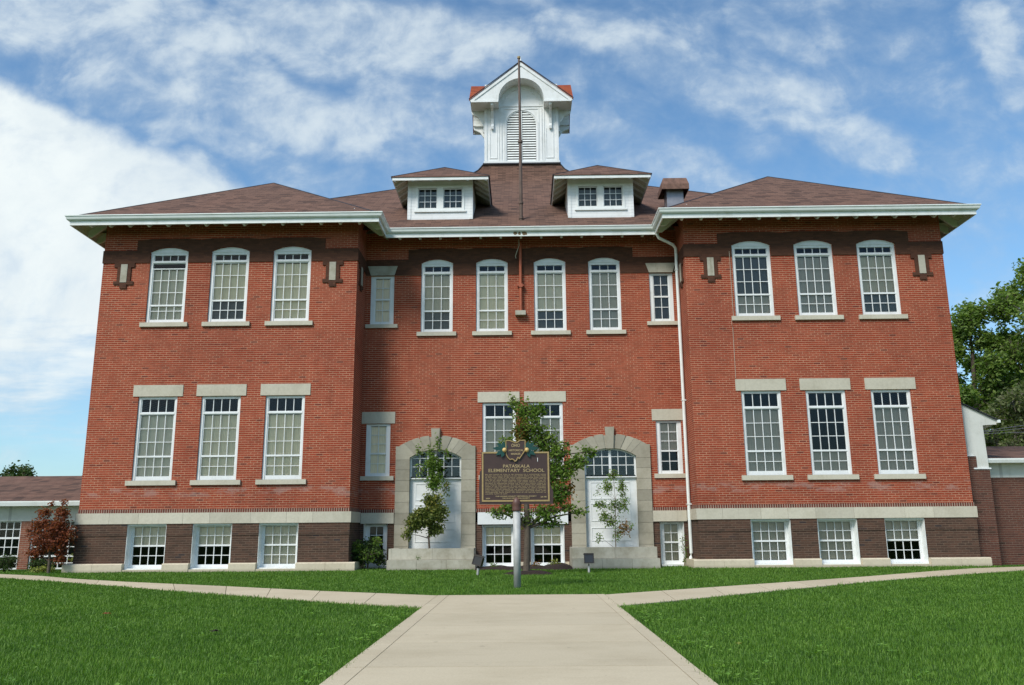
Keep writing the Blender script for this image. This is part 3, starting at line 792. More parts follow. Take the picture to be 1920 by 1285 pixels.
# plinth
def plinth_seg(x0, x1, y=-.19, z=.262):
    plinth = MB(); plinth.add([(x0, y, -.1), (x1, y, -.1), (x1, y, z-.03), (x0, y, z-.03), (x0, y+.05, z), (x1, y+.05, z), (x0, .1, z), (x1, .1, z), (x0, .1, -.1), (x1, .1, -.1)],
               [(0, 1, 2, 3), (3, 2, 5, 4), (4, 5, 7, 6), (0, 3, 4, 6, 8), (1, 9, 7, 5, 2), (6, 7, 9, 8)]); plinth.build('plinth', M['stone_warm'], S)
def pbox(*a): MB().box(*a).build('plinth', M['stone_warm'], S)
for wc in WC:
    ed = [wc-4.15-.25]+sum([[wc+dx-.60, wc+dx+.60] for dx in WX], [])+[wc+4.15+.25]
    for a, b_ in zip(ed[::2], ed[1::2]):
        L = b_-a; k = 2 if L > 1.6 else 1
        for j in range(k): plinth_seg(a+L*j/k+.003, a+L*(j+1)/k-.003)
    for dx in WX: pbox(wc+dx-.597, wc+dx+.597, -.17, .24, -.1, .085)
for s_ in (-1, 1):
    pbox(s_*5.06, s_*5.285, .102, R-.02, -.1, .25); pbox(s_*13.6, s_*13.85, .102, 21, -.1, .25)
for a, b_ in ((-.275, .215), (1.31, 1.44), (-1.45, -1.33)): pbox(a, b_, R-.07, R+.05, -.1, .17)

# windows -------------------------------------------------------------
F = 'blind'; Gy = 'blind_grey'; Dm = 'blind_dim'
up_bl = {(-9.45, 0): [(0, 4)], (-9.45, 1): [(2, 4), (0, 1, Dm)], (-9.45, 2): [(0, 4, F)],
         (9.45, 0): [(0, 1, Gy), (3, 4, Dm), (2, 2, Dm)], (9.45, 1): [(0, 4, Gy)], (9.45, 2): [(0, 1, Dm), (2, 4, Gy)]}
lo_bl = {(-9.45, 0): [(0, 4)], (-9.45, 1): [(0, 4)], (-9.45, 2): [(0, 4, F)],
         (9.45, 0): [(0, 4, Gy)], (9.45, 1): [(0, 1, Gy)], (9.45, 2): [(0, 4, Gy)]}
ba_bl = {(-9.45, 0): [(2, 3)], (-9.45, 1): [(2, 3)], (-9.45, 2): [(0, 3)], (9.45, 0): [(0, 3, Gy)], (9.45, 1): [(0, 3, Gy)], (9.45, 2): [(2, 3, Gy)]}
UPO = [('r', .11), ('p', .27), ('p', .15), ('m', .05), ('p', .385), ('p', .385), ('p', .355), ('m', .03), ('g', .15), ('t', .10), ('p', .165), ('h', .10)]
for wc in WC:
    for i, dx in enumerate(WX):
        if wc < 0 and i == 0:
            window(S, wc+dx, 7.742, 1.236, 2.376, UPO, 4, arch=.143, sill=(1.53, .14, .07), blinds=[(0, 4)], cas=.085)
        else:
            window(S, wc+dx, 7.742, 1.236, 2.376, UP, 4, arch=.143, sill=(1.53, .14, .07), blinds=up_bl[wc, i], cas=.085)
        window(S, wc+dx, 2.738, 1.236, 2.605, LO, 4, sill=(1.55, .15, .07), lintel=(1.57, 5.352, 5.715, 1.57, 'stone'), blinds=lo_bl[wc, i], cas=.075)
        f = window(S, wc+dx, .10, 1.12, 1.31, BA, 4, y=.15, blinds=ba_bl[wc, i], cas=.05)
        j = MB()          # splayed white jamb lining
        for s_ in (-1, 1):
            xo, xi = wc+dx+s_*.597, wc+dx+s_*.56
            j.quad((xo, -.015, .09), (xi, .2, .09), (xi, .2, BO-.005), (xo, -.015, BO-.005))
            j.quad((xo, -.018, .09), (xo, -.018, BO-.005), (xo-s_*.012, -.018, BO-.005), (xo-s_*.012, -.018, .09))
        j.box(wc+dx-.585, wc+dx+.585, .01, .2, BO-.055, BO-.006); j.box(wc+dx-.59, wc+dx+.59, -.05, .2, .0855, .115)
        j.build('jamb', M['white_old'], f)
rbl = [[(2, 4, Gy), (0, 1, Dm)], [(0, 4, F)], [(2, 4, F), (0, 1, Dm)], [(2, 4, Gy), (0, 1, Gy)]]
for x, bl in zip(RU, rbl):
    window(S, x, 7.692, 1.076, 2.425, UP, 3, y=R, arch=.138, sill=(1.33, .135, .07), blinds=bl, cas=.085)
window(S, -4.72, 7.975, .796, 1.70, SU, 2, y=R, sill=(1.08, .13, .07), lintel=(.80, 9.69, 10.02, 1.02, 'stone_stained'), blinds=[(0, 3, F)], cas=.13)
window(S, 4.76, 7.975, .796, 1.70, SU, 2, y=R, sill=(1.06, .13, .07), lintel=(.80, 9.69, 10.02, 1.02, 'stone_stained'), blinds=[(0, 3, Dm)], cas=.13)
window(S, -4.74, 2.905, .796, 1.70, SM, 2, y=R, sill=(1.08, .14, .07), lintel=(1.095, 4.62, 5.0, 1.095, 'stone'), blinds=[(0, 4, F)], cas=.12)
window(S, 4.785, 2.905, .826, 1.72, SM, 2, y=R, sill=(1.07, .14, .05), lintel=(1.07, 4.64, 5.01, 1.07, 'stone'), blinds=[(2, 4, Gy)], cas=.12)
for a, b_, la, lb in ((-1.313, -.207, -1.471, -.088), (.192, 1.333, .062, 1.443)):
    xc = (a+b_)/2
    f = window(S, xc, 2.905, b_-a, 2.36, LO, 3, y=R, sill=(b_-a+.24, .14, .06), blinds=[(2, 4, Gy), (1, 1, Gy)], cas=.075)
    l = MB(); l.box(la, lb, R-.022, R+.1, 5.29, 5.64); l.build('lintel', M['stone'], f)
for a, b_, bl, cc in ((-1.32, -.285, [(2, 3, F)], 3), (.225, 1.30, [(2, 3, F)], 3)):
    f = window(S, (a+b_)/2, .03, b_-a-.03, 1.30, BA, cc, y=R+.13, blinds=bl, cas=.07)
    j = MB()
    for s_ in (-1, 1):
        xo = (a+b_)/2+s_*((b_-a)/2); j.quad((xo, R-.015, .03), (xo-s_*.045, R+.18, .03), (xo-s_*.045, R+.18, 1.33), (xo, R-.015, 1.33))
    j.box(a+.01, b_-.01, R-.04, R+.2, .005, .045); j.build('jamb', M['white_old'], f)
for a, b_, bl in ((-5.125, -4.365, []), (4.355, 5.12, [(0, 3, Gy)])):
    f = window(S, (a+b_)/2, .06, b_-a-.01, 1.32, BA, 2, y=R+.13, blinds=bl, cas=.13)
    j = MB(); j.box(a+.01, b_-.01, R-.03, R+.2, .0, .07)
    for s_ in (-1, 1):
        xo = (a+b_)/2+s_*((b_-a)/2); j.quad((xo, R-.015, .03), (xo-s_*.04, R+.18, .03), (xo-s_*.04, R+.18, 1.39), (xo, R-.015, 1.39))
    j.build('jamb', M['white_old'], f)

# doorways ------------------------------------------------------------
def arcpts(xc, hw, zs, rise, t0, t1, n):
    rr = (hw*hw+rise*rise)/(2*rise); a0 = math.asin(hw/rr)
    return [(xc+rr*sin(a0*t), zs+rise-rr+rr*cos(a0*t)) for t in np.linspace(t0, t1, n)]
def doorway(xc):
    y0, y1 = R-.07, R+.22
    st = MB(); hi, ho = .84, 1.298
    g2 = .004
    z = .02; hs = [.30, .33, .33, .31, .34, .33, .32, .32, .33, .0]
    zz = [.0, .33, .68, 1.04, 1.36, 1.72, 2.06, 2.40, 2.76, 3.10, 3.42]
    for s_ in (-1, 1):
        for a, b_ in zip(zz, zz[1:]):
            st.box(xc+s_*hi, xc+s_*ho, y0, y1, a+g2, b_-g2)
        # springer with square shoulder, then four voussoirs
        T = [1., .78, .58, .38, .17]
        for k in range(5):
            if k == 0:
                inn = arcpts(xc, hi, 3.49, .255, s_*1., s_*T[1]+s_*.004, 4); outp = arcpts(xc, 1.2, 3.86, .35, s_*(T[1]+.07), s_*1., 4)
                poly = [(xc+s_*hi, 3.424)]+inn+outp+[(xc+s_*ho, 3.86), (xc+s_*ho, 3.424)]
            elif k < 4 or True:
                a, b_ = T[k], (T[k+1] if k < 4 else None)
                if b_ is None: break
                oa, ob = a+.07*(1 if k < 3 else .6), b_+.07*(.9 if k < 3 else .0)
                inn = arcpts(xc, hi, 3.49, .255, s_*(a-.006), s_*(b_+.006), 4); outp = arcpts(xc, 1.2, 3.86, .35, s_*(ob+.005), s_*(oa-.005), 4)
                poly = inn+outp
            st.prism(poly, y0, y1)
    # jamb of arch between keystone and last voussoir
    st.prism([(xc-.105, 3.725), (xc+.105, 3.725), (xc+.15, 4.43), (xc-.15, 4.43)], y0-.05, y1-.01)
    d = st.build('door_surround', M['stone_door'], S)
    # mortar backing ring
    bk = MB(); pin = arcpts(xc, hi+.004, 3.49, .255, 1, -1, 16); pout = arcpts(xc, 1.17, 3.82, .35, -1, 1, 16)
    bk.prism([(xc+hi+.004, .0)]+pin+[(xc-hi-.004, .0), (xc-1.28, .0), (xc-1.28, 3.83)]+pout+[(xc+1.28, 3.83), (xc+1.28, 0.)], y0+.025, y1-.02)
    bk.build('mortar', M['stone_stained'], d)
    # transom light
    yt = R+.05
    tf = MB(); pin = arcpts(xc, hi, 3.49, .255, 1, -1, 18); pin2 = arcpts(xc, hi-.06, 3.48, .215, -1, 1, 18)
    tf.prism([(xc+hi, 2.84)]+pin+[(xc-hi, 2.84), (xc-hi+.06, 2.90)]+pin2+[(xc+hi-.06, 2.90)], yt, yt+.12)
    tf.box(xc-hi, xc+hi, yt-.03, yt+.1, 2.80, 2.838)
    rr = (.78**2+.215**2)/(2*.215)
    for k in range(-2, 3):
        x = xc+k*.262; w = .011 if k else .04
        zt = 3.48+.215-rr+sqrt(rr*rr-(x-xc)**2)+.02
        tf.box(x-w, x+w, yt+.02, yt+.07, 2.9, zt)
    for z in (3.20, 3.475): tf.box(xc-hi+.05, xc+hi-.05, yt+.024, yt+.066, z-.011, z+.011)
    t_ = tf.build('transom_window', M['white'], S)
    gq = MB(); gq.prism([(xc+hi-.03, 2.87)]+arcpts(xc, hi-.03, 3.49, .235, 1, -1, 12)+[(xc-hi+.03, 2.87)], yt+.045, yt+.047); gq.build('glass', M['glass'], t_)
    # boarded panelled door
    dm = MB(); yd = R+.10
    dm.box(xc-hi, xc-.003, yd, yd+.06, .3, 2.80); dm.box(xc+.003, xc+hi, yd, yd+.06, .3, 2.80); dm.box(xc-hi, xc+hi, yd+.03, yd+.07, .3, 2.80)
    for za, zb in ((.80, 1.22), (1.42, 1.98), (2.12, 2.66)):
        xa, xb = xc-.66, xc+.62
        for q in ((xa, xb, za, za+.022), (xa, xb, zb-.022, zb), (xa, xa+.022, za+.022, zb-.022), (xb-.022, xb, za+.022, zb-.022)): dm.box(q[0], q[1], yd-.014, yd+.01, q[2], q[3])
    dm.build('door', M['white'], S)
for dx in DX: doorway(dx)
def stoop(x0, x1, up_r):
    s_ = MB(); m_ = (x0+x1)/2
    for a, b_ in ((x0, x0+.9), (x0+.9, x0+1.8), (x0+1.8, x1)): s_.box(a+.003, b_-.003, 0., 1.44, -.1, .297)
    for a, b_ in ((x0, m_), (m_, up_r)): s_.box(a+.003, b_-.003, .33, .62, .303, .628)
    s_.box(x0+.003, x0+.25, .62, 1.44, .303, .628); s_.box(up_r-.25, up_r-.003, .62, 1.44, .303, .628); s_.box(x0+.25, up_r-.25, 1.25, 1.44, .303, .60)
    o = s_.build('stoop', M['stone_stained'], S)
    so = MB(); so.box(x0+.26, up_r-.26, .63, 1.24, .35, .585); so.build('soil', M['mulch'], o)
stoop(-4.13, -1.46, -1.52); stoop(1.45, 4.09, 4.06)

# roofs --------------------------------------------------------------
SL = .643
def hip_slab(mb, so, pts_faces, th=.05): pass
roof = MB(); soff = MB()
EZ = 11.06
for wc in WC:
    x0, x1, y0 = wc-4.97, wc+4.97, -.82
    hw = (x1-x0)/2; za = EZ+SL*hw; ya = y0+hw; yb = 17.
    v_ = [(x0, y0, EZ), (x1, y0, EZ), (wc, ya, za), (wc, yb, za), (x0, yb+hw, EZ), (x1, yb+hw, EZ)]
    inner = 1 if wc < 0 else 0
    w = MB(); w.add(v_, [(0, 1, 2), (0, 2, 3, 4), (1, 5, 3, 2), (4, 3, 5)])
    d = .035; w.add([(a, b_, c-d) for a, b_, c in v_], [(2, 1, 0), (4, 3, 2, 0), (2, 3, 5, 1)])
    w.add([v_[0], v_[1], (v_[1][0], v_[1][1], EZ-d), (v_[0][0], v_[0][1], EZ-d)], [(0, 3, 2, 1)])
    w.build('wing_roof', M['shingle'], S)
    for (a, b_) in ((v_[0], v_[2]), (v_[1], v_[2])):
        hc = MB(); hc.tube([(a[0], a[1], a[2]-.012), (b_[0], b_[1], b_[2]-.012)], .03, 6); hc.build('hip_cap', M['flashing'], S)
    d = .12
    so = MB(); vv = [(x0+.06, y0+.06, EZ-d), (x1-.06, y0+.06, EZ-d), (wc, ya, za-d), (x0+.06, 20, EZ-d), (x1-.06, R+.6, EZ-d), (wc, 20, za-d), (wc, R+.6, za-d), (x0+.06, R+.6, EZ-d), (x1-.06, 20, EZ-d)]
    so.add(vv, [(2, 1, 0), (0, 3, 5, 2), (1, 2, 4)] if wc < 0 else [(2, 1, 0), (0, 7, 2), (1, 2, 5, 8)]); so.build('soffit', M['soffit'], S)
SF, SS = .62, .495
yf, yc = .71, 11.0
ring = [(14.42, yf, EZ)]
for z, y, x in ((16.5, 9.52, 3.42), (16.72, 9.72, 2.85), (16.98, 9.86, 2.35), (17.25, 9.95, 1.98), (17.56, 10.0, 1.74)): ring.append((x, y, z))
mr = MB(); cxm = .08
vs_ = []
for x, y, z in ring: vs_ += [(-x+cxm*(z > 12), y, z), (x+cxm*(z > 12), y, z), (x+cxm*(z > 12), 2*yc-y, z), (-x+cxm*(z > 12), 2*yc-y, z)]
fs_ = []
for i in range(len(ring)-1):
    for k in range(4):
        k2 = (k+1) % 4; fs_.append((i*4+k, i*4+k2, (i+1)*4+k2, (i+1)*4+k))
mr.add(vs_, fs_)
d = .12; mr.add([(-4.6, yf, EZ), (4.6, yf, EZ), (4.6, yf, EZ-.035), (-4.6, yf, EZ-.035)], [(0, 3, 2, 1)])
mr.build('main_roof', M['shingle'], S)
for s_ in (0, 1):
    hc = MB(); hc.tube([(vs_[i*4+s_][0], vs_[i*4+s_][1], vs_[i*4+s_][2]-.015) for i in range(len(ring))], .035, 6); hc.build('hip_cap', M['flashing'], S)
so = MB(); so.add([(-5.2, yf+.06, EZ-d), (5.2, yf+.06, EZ-d), (5.2, 3., EZ-d+SF*2.23), (-5.2, 3., EZ-d+SF*2.23)], [(3, 2, 1, 0)]); so.build('soffit', M['soffit'], S)
# gutter and fascia, swept round all the eaves
EO = .80
path = [(-13.6-EO, 21), (-13.6-EO, -EO), (-5.3+EO, -EO), (-5.3+EO, R-EO), (5.3-EO, R-EO), (5.3-EO, -EO), (13.6+EO, -EO), (13.6+EO, 21)]
fa = MB(); fa.sweep(path, [(-.045, 10.78), (0., 10.78), (0., 11.02), (-.045, 11.02)]); fa.build('fascia', M['white_old'], S)
gu = MB(); gu.sweep(path, [(.003, 10.93), (.055, 10.93), (.085, 10.965), (.105, 11.04), (.125, 11.055), (.125, 11.085), (.105, 11.085), (.085, 11.06), (.06, 10.985), (.012, 10.985), (.012, 11.085), (.003, 11.085)])
gu.build('gutter', M['gutter'], S)
# exposed rafter tails
def tail(x, y0, dirv, sl):
    L = .78; m_ = MB(); hw = .035
    dx, dy = dirv; px, py = -dy*hw, dx*hw
    zt0, zt1 = EZ-.13, EZ-.13+sl*L
    q = []
    for (l, za, zb) in ((0., 10.765, zt0+.02), (.14, 10.755, zt0+.02+sl*.14), (L+.1, zt1-.10, zt1+.06)):
        for s_ in (-1, 1):
            q.append((x+dx*l+px*s_, y0+dy*l+py*s_, za)); q.append((x+dx*l+px*s_, y0+dy*l+py*s_, zb))
    m_.add(q, [(0, 1, 3, 2), (0, 4, 5, 1), (2, 3, 7, 6), (0, 2, 6, 4), (4, 8, 9, 5), (6, 7, 11, 10), (4, 6, 10, 8), (8, 10, 11, 9)])
    m_.build('rafter_tail', M['white_old'], S)
for wc in WC:
    for k in range(-7, 8): tail(wc+k*.615, -EO+.05, (0, 1), SL)
for k in range(-6, 7): tail(.02+k*.68, R-EO+.05, (0, 1), SF)
for k in range(6):
    tail(-13.6-EO+.05, .3+k*.62, (1, 0), SL); tail(13.6+EO-.05, .3+k*.62, (-1, 0), SL)
for k in range(2):
    tail(-5.3+EO-.05, -.15+k*.6, (-1, 0), SL); tail(5.3-EO+.05, -.15+k*.6, (1, 0), SL)

# dormers -------------------------------------------------------------
def dormer(x0, x1):
    xc = (x0+x1)/2; y = 2.1; zb = EZ+SF*(y-yf)-.02; zt = 13.42
    w = MB(); zr = lambda yy: EZ+SF*(yy-yf)-.05
    W = x1-x0
    wa, wb_ = (xc-.79, xc-.11), (xc+.11, xc+.79)
    zw0, zw1 = 12.335, 13.10
    facade(w, rect(x0, x1, zb, zt), [rect(wa[0], wa[1], zw0, zw1), rect(wb_[0], wb_[1], zw0, zw1)], y, .12)
    for x, o_ in ((x0, -1), (x1, 1)):
        ye = yf+(zt-EZ)/SF+.1
        w.add([(x, y, zb), (x, ye, zr(ye)), (x, ye, zt), (x, y, zt)], [(0, 1, 2, 3)] if o_ > 0 else [(3, 2, 1, 0)])
    for x in (x0+.05, x1-.05): w.box(x-.06, x+.06, y-.02, y+.01, zb+.02, zt)
    D = w.build('dormer', M['white_clap'], S)
    tr = MB()
    tr.box(xc-.92, xc+.92, y-.05, y+.02, 12.19, 12.25); tr.box(xc-.86, xc+.86, y-.025, y+.02, 12.252, zw0); tr.box(xc-.86, xc+.86, y-.025, y+.02, zw1, 13.19)
    for a, b_ in ((xc-.86, wa[0]), (wa[1], wb_[0]), (wb_[1], xc+.86)): tr.box(a, b_, y-.025, y+.02, zw0, zw1)
    tr.build('trim', M['white_old'], D)
    for a, b_ in (wa, wb_):
        s_ = MB(); ys_ = y+.04
        s_.box(a, a+.03, ys_, ys_+.04, zw0, zw1); s_.box(b_-.03, b_, ys_, ys_+.04, zw0, zw1); s_.box(a+.03, b_-.03, ys_, ys_+.04, zw0, zw0+.035); s_.box(a+.03, b_-.03, ys_, ys_+.04, zw1-.03, zw1)
        cw = (b_-a-.06)/3
        for k in (1, 2): s_.box(a+.03+cw*k-.011, a+.03+cw*k+.011, ys_+.008, ys_+.034, zw0+.035, zw1-.03)
        rh = (zw1-zw0-.065)/3
        for k in (1, 2): s_.box(a+.03, b_-.03, ys_+.01, ys_+.032, zw0+.035+rh*k-.010, zw0+.035+rh*k+.010)
        s_.build('sash', M['white'], D)
        g_ = MB(); g_.quad((a, ys_+.02, zw0), (b_, ys_+.02, zw0), (b_, ys_+.02, zw1), (a, ys_+.02, zw1)); g_.build('glass', M['glass'], D)
        b2 = MB(); b2.quad((a, ys_+.10, zw0), (b_, ys_+.10, zw0), (b_, ys_+.10, zw1-.08), (a, ys_+.10, zw1-.08)); b2.build('blind', M['blind_dim'], D)
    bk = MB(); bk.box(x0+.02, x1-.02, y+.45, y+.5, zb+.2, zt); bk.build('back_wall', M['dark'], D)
    # hipped roof
    ex0, ex1, ey, ez = x0-.52, x1+.60, y-.5, 13.345
    xcr = (ex0+ex1)/2; hw = (ex1-ex0)/2; sl = .635; az_ = ez+sl*hw; ay = ey+hw
    yr = yf+(az_-EZ)/SF+.3; ye = yf+(ez-EZ)/SF+.25
    rv = [(ex0, ey, ez), (ex1, ey, ez), (xcr, ay, az_), (xcr, yr, az_), (ex0, ye, ez), (ex1, ye, ez)]
    r_ = MB(); r_.add(rv, [(0, 1, 2), (0, 2, 3, 4), (1, 5, 3, 2)]); r_.add([(a, b_, c-.03) for a, b_, c in rv], [(2, 1, 0), (4, 3, 2, 0), (2, 3, 5, 1)])
    r_.add([rv[0], rv[1], (ex1, ey, ez-.03), (ex0, ey, ez-.03), rv[4], (ex0, ye, ez-.03), rv[5], (ex1, ye, ez-.03)], [(0, 3, 2, 1), (0, 4, 5, 3), (1, 2, 7, 6)])
    r_.build('dormer_roof', M['shingle'], D)
    e_ = MB()
    for a, b_ in ((rv[0], rv[2]), (rv[1], rv[2])): e_.tube([a, b_], .018, 6)
    e_.tube([(ex0-.012, ey, ez-.0), (ex0-.012, ye, ez)], .022, 6); e_.tube([(ex1+.012, ey, ez), (ex1+.012, ye, ez)], .022, 6)
    e_.build('hip_cap', M['flashing'], D)
    # fascia boards and sloping soffit
    f_ = MB(); f_.box(ex0+.02, ex1-.02, ey+.02, ey+.055, ez-.135, ez-.034); f_.box(ex0+.02, ex0+.055, ey+.056, ye-.1, ez-.135, ez-.034); f_.box(ex1-.055, ex1-.02, ey+.056, ye-.1, ez-.135, ez-.034)
    f_.build('fascia', M['white_old'], D)
    s_ = MB(); q = [(ex0+.055, ey+.055, ez-.07), (ex1-.055, ey+.055, ez-.07), (xcr, ay, az_-.09), (xcr, yr, az_-.09), (ex0+.055, ye, ez-.07), (ex1-.055, ye, ez-.07)]
    s_.add(q, [(2, 1, 0), (4, 3, 2, 0), (2, 3, 5, 1)]); s_.build('soffit', M['soffit'], D)
    for k in range(6):
        x = ex0+.10+(ex1-ex0-.2)*k/5
        t_ = MB(); t_.add([(x-.03, ey+.05, ez-.165), (x+.03, ey+.05, ez-.165), (x+.03, ey+.55, ez+.16), (x-.03, ey+.55, ez+.16), (x-.03, ey+.05, ez-.08), (x+.03, ey+.05, ez-.08), (x+.03, ey+.55, ez+.25), (x-.03, ey+.55, ez+.25)],
                 [(0, 3, 2, 1), (0, 1, 5, 4), (1, 2, 6, 5), (3, 0, 4, 7), (4, 5, 6, 7)]); t_.build('rafter_tail', M['white_old'], D)
    for side_, x, s1 in (('l', ex0, 1), ('r', ex1, -1)):
        for k in range(4):
            yy = ey+.55+k*.5
            t_ = MB(); t_.add([(x+s1*.05, yy-.03, ez-.16), (x+s1*.05, yy+.03, ez-.16), (x+s1*.56, yy+.03, ez+.165), (x+s1*.56, yy-.03, ez+.165), (x+s1*.05, yy-.03, ez-.08), (x+s1*.05, yy+.03, ez-.08), (x+s1*.56, yy+.03, ez+.25), (x+s1*.56, yy-.03, ez+.25)],
                     [(0, 1, 2, 3), (0, 1, 5, 4), (1, 2, 6, 5), (3, 0, 4, 7), (4, 5, 6, 7)]); t_.build('rafter_tail', M['white_old'], D)
dormer(-3.99, -1.69); dormer(1.70, 4.01)

# cupola -------------------------------------------------------------
def cupola():
    cx, y0, y1 = .095, 10.0, 12.0; hw = 1.69; zb, zt = 17.56, 20.75
    gy0, gy1 = 9.32, 12.68; gx = 2.33; ze, zr = 20.33, 22.31
    C_ = MB()
    # body with louvred opening (arched)
    lo_ = arc_hole(cx, 1.34, 17.66, 19.50, .67, 16)
    facade(C_, rect(cx-hw, cx+hw, zb, 21.55), [lo_], y0, .12)
    C_.quad((cx+hw, y0, zb), (cx+hw, y1, zb), (cx+hw, y1, 21.5), (cx+hw, y0, 21.5)); C_.quad((cx-hw, y1, zb), (cx-hw, y0, zb), (cx-hw, y0, 21.5), (cx-hw, y1, 21.5)); C_.quad((cx+hw, y1, zb), (cx-hw, y1, zb), (cx-hw, y1, 21.5), (cx+hw, y1, 21.5))
    body = C_.build('cupola', M['white'], S)
    bs = MB(); bs.box(cx-hw-.09, cx+hw+.09, y0-.09, y1+.09, zb-.05, zb+.012); bs.build('flashing', M['flashing'], body)
    tr = MB(); tr.box(cx-hw-.05, cx+hw+.05, y0-.05, y0+.02, zb+.014, zb+.12)
    for s_ in (-1, 1):
        tr.box(cx+s_*(hw-.10), cx+s_*(hw+.02), y0-.03, y0+.03, zb+.12, 20.3)            # corner boards
        for a, b_ in ((.90, .96), (1.02, 1.06)): tr.box(cx+s_*a, cx+s_*b_, y0-.03, y0+.02, zb+.12, 20.35)
        xa, xb = cx+s_*1.12, cx+s_*1.48                                                   # tall panel
        for q in ((xa, xb, 17.82, 17.87), (xa, xa+s_*.03, 17.87, 19.3), (xb-s_*.03, xb, 17.87, 19.3)): tr.box(q[0], q[1], y0-.022, y0+.02, q[2], q[3])
        tr.box(cx+s_*.78, cx+s_*.82, y0-.025, y0+.02, 17.7, 20.27)
    tr.box(cx-.82, cx+.82, y0-.025, y0+.02, 20.27, 20.32); tr.box(cx-.98, cx+.98, y0-.035, y0+.02, 20.40, 20.45)
    for hw_, z0_, w_ in ((.72, 19.5, .05), (.82, 20.46, .03)):
        n = 18
        for k in range(n):
            a, b_ = pi*k/n, pi*(k+1)/n
            pts = [(cx+hw_*cos(a), z0_+hw_*cos(0)*sin(a)), (cx+(hw_+w_)*cos(a), z0_+(hw_+w_)*sin(a)), (cx+(hw_+w_)*cos(b_), z0_+(hw_+w_)*sin(b_)), (cx+hw_*cos(b_), z0_+hw_*sin(b_))]
            tr.prism(pts, y0-.03, y0+.01)
    for s_ in (-1, 1): tr.box(cx+s_*.72, cx+s_*.77, y0-.03, y0+.01, 17.7, 19.5)
    for s_ in (-1, 1):
        for yy in (y0+.1, y0+.8, y0+1.2, y1-.1): tr.box(cx+s_*(hw-.01), cx+s_*(hw+.025), yy-.06, yy+.06, zb+.1, 20.7)
    tr.build('trim', M['white'], body)
    lv = MB()
    for k in range(20):
        z = 17.70+k*.122
        if z < 19.5: w_ = .66
        else: w_ = sqrt(max(.0, .66**2-(z-19.5)**2))
        if w_ > .08: lv.add([(cx-w_, y0+.005, z), (cx+w_, y0+.005, z), (cx+w_, y0+.03, z+.004), (cx-w_, y0+.03, z+.004), (cx-w_, y0+.045, z+.088), (cx+w_, y0+.045, z+.088), (cx+w_, y0+.065, z+.088), (cx-w_, y0+.065, z+.088)][:8],
                           [(0, 1, 5, 4), (0, 3, 2, 1), (3, 7, 6, 2), (4, 5, 6, 7)])
    lv.box(cx-.03, cx+.03, y0-.01, y0+.06, 17.66, 20.16)
    lv.build('louvre', M['white_old'], body)
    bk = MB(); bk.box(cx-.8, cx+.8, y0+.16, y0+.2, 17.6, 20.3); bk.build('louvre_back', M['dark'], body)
    # gables: front/back in XZ, sides in YZ with the same arch cut
    def gable_poly(half, zr_, ahw, azs):
        n = 16
        arc = [(ahw*cos(a), azs+ahw*sin(a)) for a in np.linspace(0, pi, n)]
        return [(-half, ze), (-ahw, ze)]+arc[::-1]+[(ahw, ze), (half, ze), (half, ze+.10), (0, zr_), (-half, ze+.10)]
    gp = gable_poly(gx, zr, 1.04, ze+.12)
    for yy, nm in ((gy0, 'f'), (gy1-.09, 'b')):
        g_ = MB(); g_.prism([(x+cx, z) for x, z in gp], yy, yy+.09)
        # rake trim
        for s_ in (-1, 1):
            g_.prism([(cx+s_*gx, ze+.10), (cx+s_*(gx+.02), ze+.0), (cx+s_*(gx-.12), ze+.0), (cx, zr-.22), (cx, zr-.03)], yy-.035, yy-.002) if s_ > 0 else g_.prism([(cx-gx, ze+.10), (cx, zr-.03), (cx, zr-.22), (cx-gx+.12, ze), (cx-gx-.02, ze)], yy-.035, yy-.002)
        for s_ in (-1, 1): g_.box(cx+s_*1.05, cx+s_*2.3, yy-.04, yy-.003, ze-.05, ze+.03)
        g_.build('gable', M['white'], body)
        n = 16; av = MB()           # curved soffit of the arch running back to the wall
        ya, yb = (yy+.09, y0) if nm == 'f' else (y1, yy)
        for k in range(n):
            a, b_ = pi*k/n, pi*(k+1)/n
            p_ = [(cx+1.04*cos(q), z_) for q, z_ in ((a, ze+.12+1.04*sin(a)), (b_, ze+.12+1.04*sin(b_)))]
            av.quad((p_[0][0], ya, p_[0][1]), (p_[1][0], ya, p_[1][1]), (p_[1][0], yb, p_[1][1]), (p_[0][0], yb, p_[0][1]))
        for s_ in (-1, 1): av.quad((cx+s_*1.04, ya, ze-.03), (cx+s_*1.04, yb, ze-.03), (cx+s_*1.04, yb, ze+.13), (cx+s_*1.04, ya, ze+.13))
        av.build('arch_soffit', M['white_old'], body)
    sh = (gy1-gy0)/2; zrs = 22.02; ym = (gy0+gy1)/2
    gp2 = [(x, z-(.06 if z > ze+.09 and abs(x) > .73 or z > ze+1.3 else 0)) for x, z in gable_poly(sh-.02, zrs, .72, ze+.10)]
    for s_ in (-1, 1):
        g_ = MB(); g_.prism(gp2, -.045, .045); g_.xf(Matrix.Translation((cx+s_*(gx-.045), ym, 0)) @ Matrix.Rotation(pi/2, 4, 'Z')); g_.build('gable', M['white'], body)
    for s_ in (-1, 1):
        av = MB(); n = 16; xa, xb = cx+s_*hw, cx+s_*(gx-.09)
        for k in range(n):
            a, b_ = pi*k/n, pi*(k+1)/n
            q1, q2 = (ym+.72*cos(a), ze+.10+.72*sin(a)), (ym+.72*cos(b_), ze+.10+.72*sin(b_))
            av.quad((xa, q1[0], q1[1]), (xb, q1[0], q1[1]), (xb, q2[0], q2[1]), (xa, q2[0], q2[1]))
        for yy in (ym-.72, ym+.72): av.quad((xa, yy, ze-.02), (xb, yy, ze-.02), (xb, yy, ze+.10), (xa, yy, ze+.10))
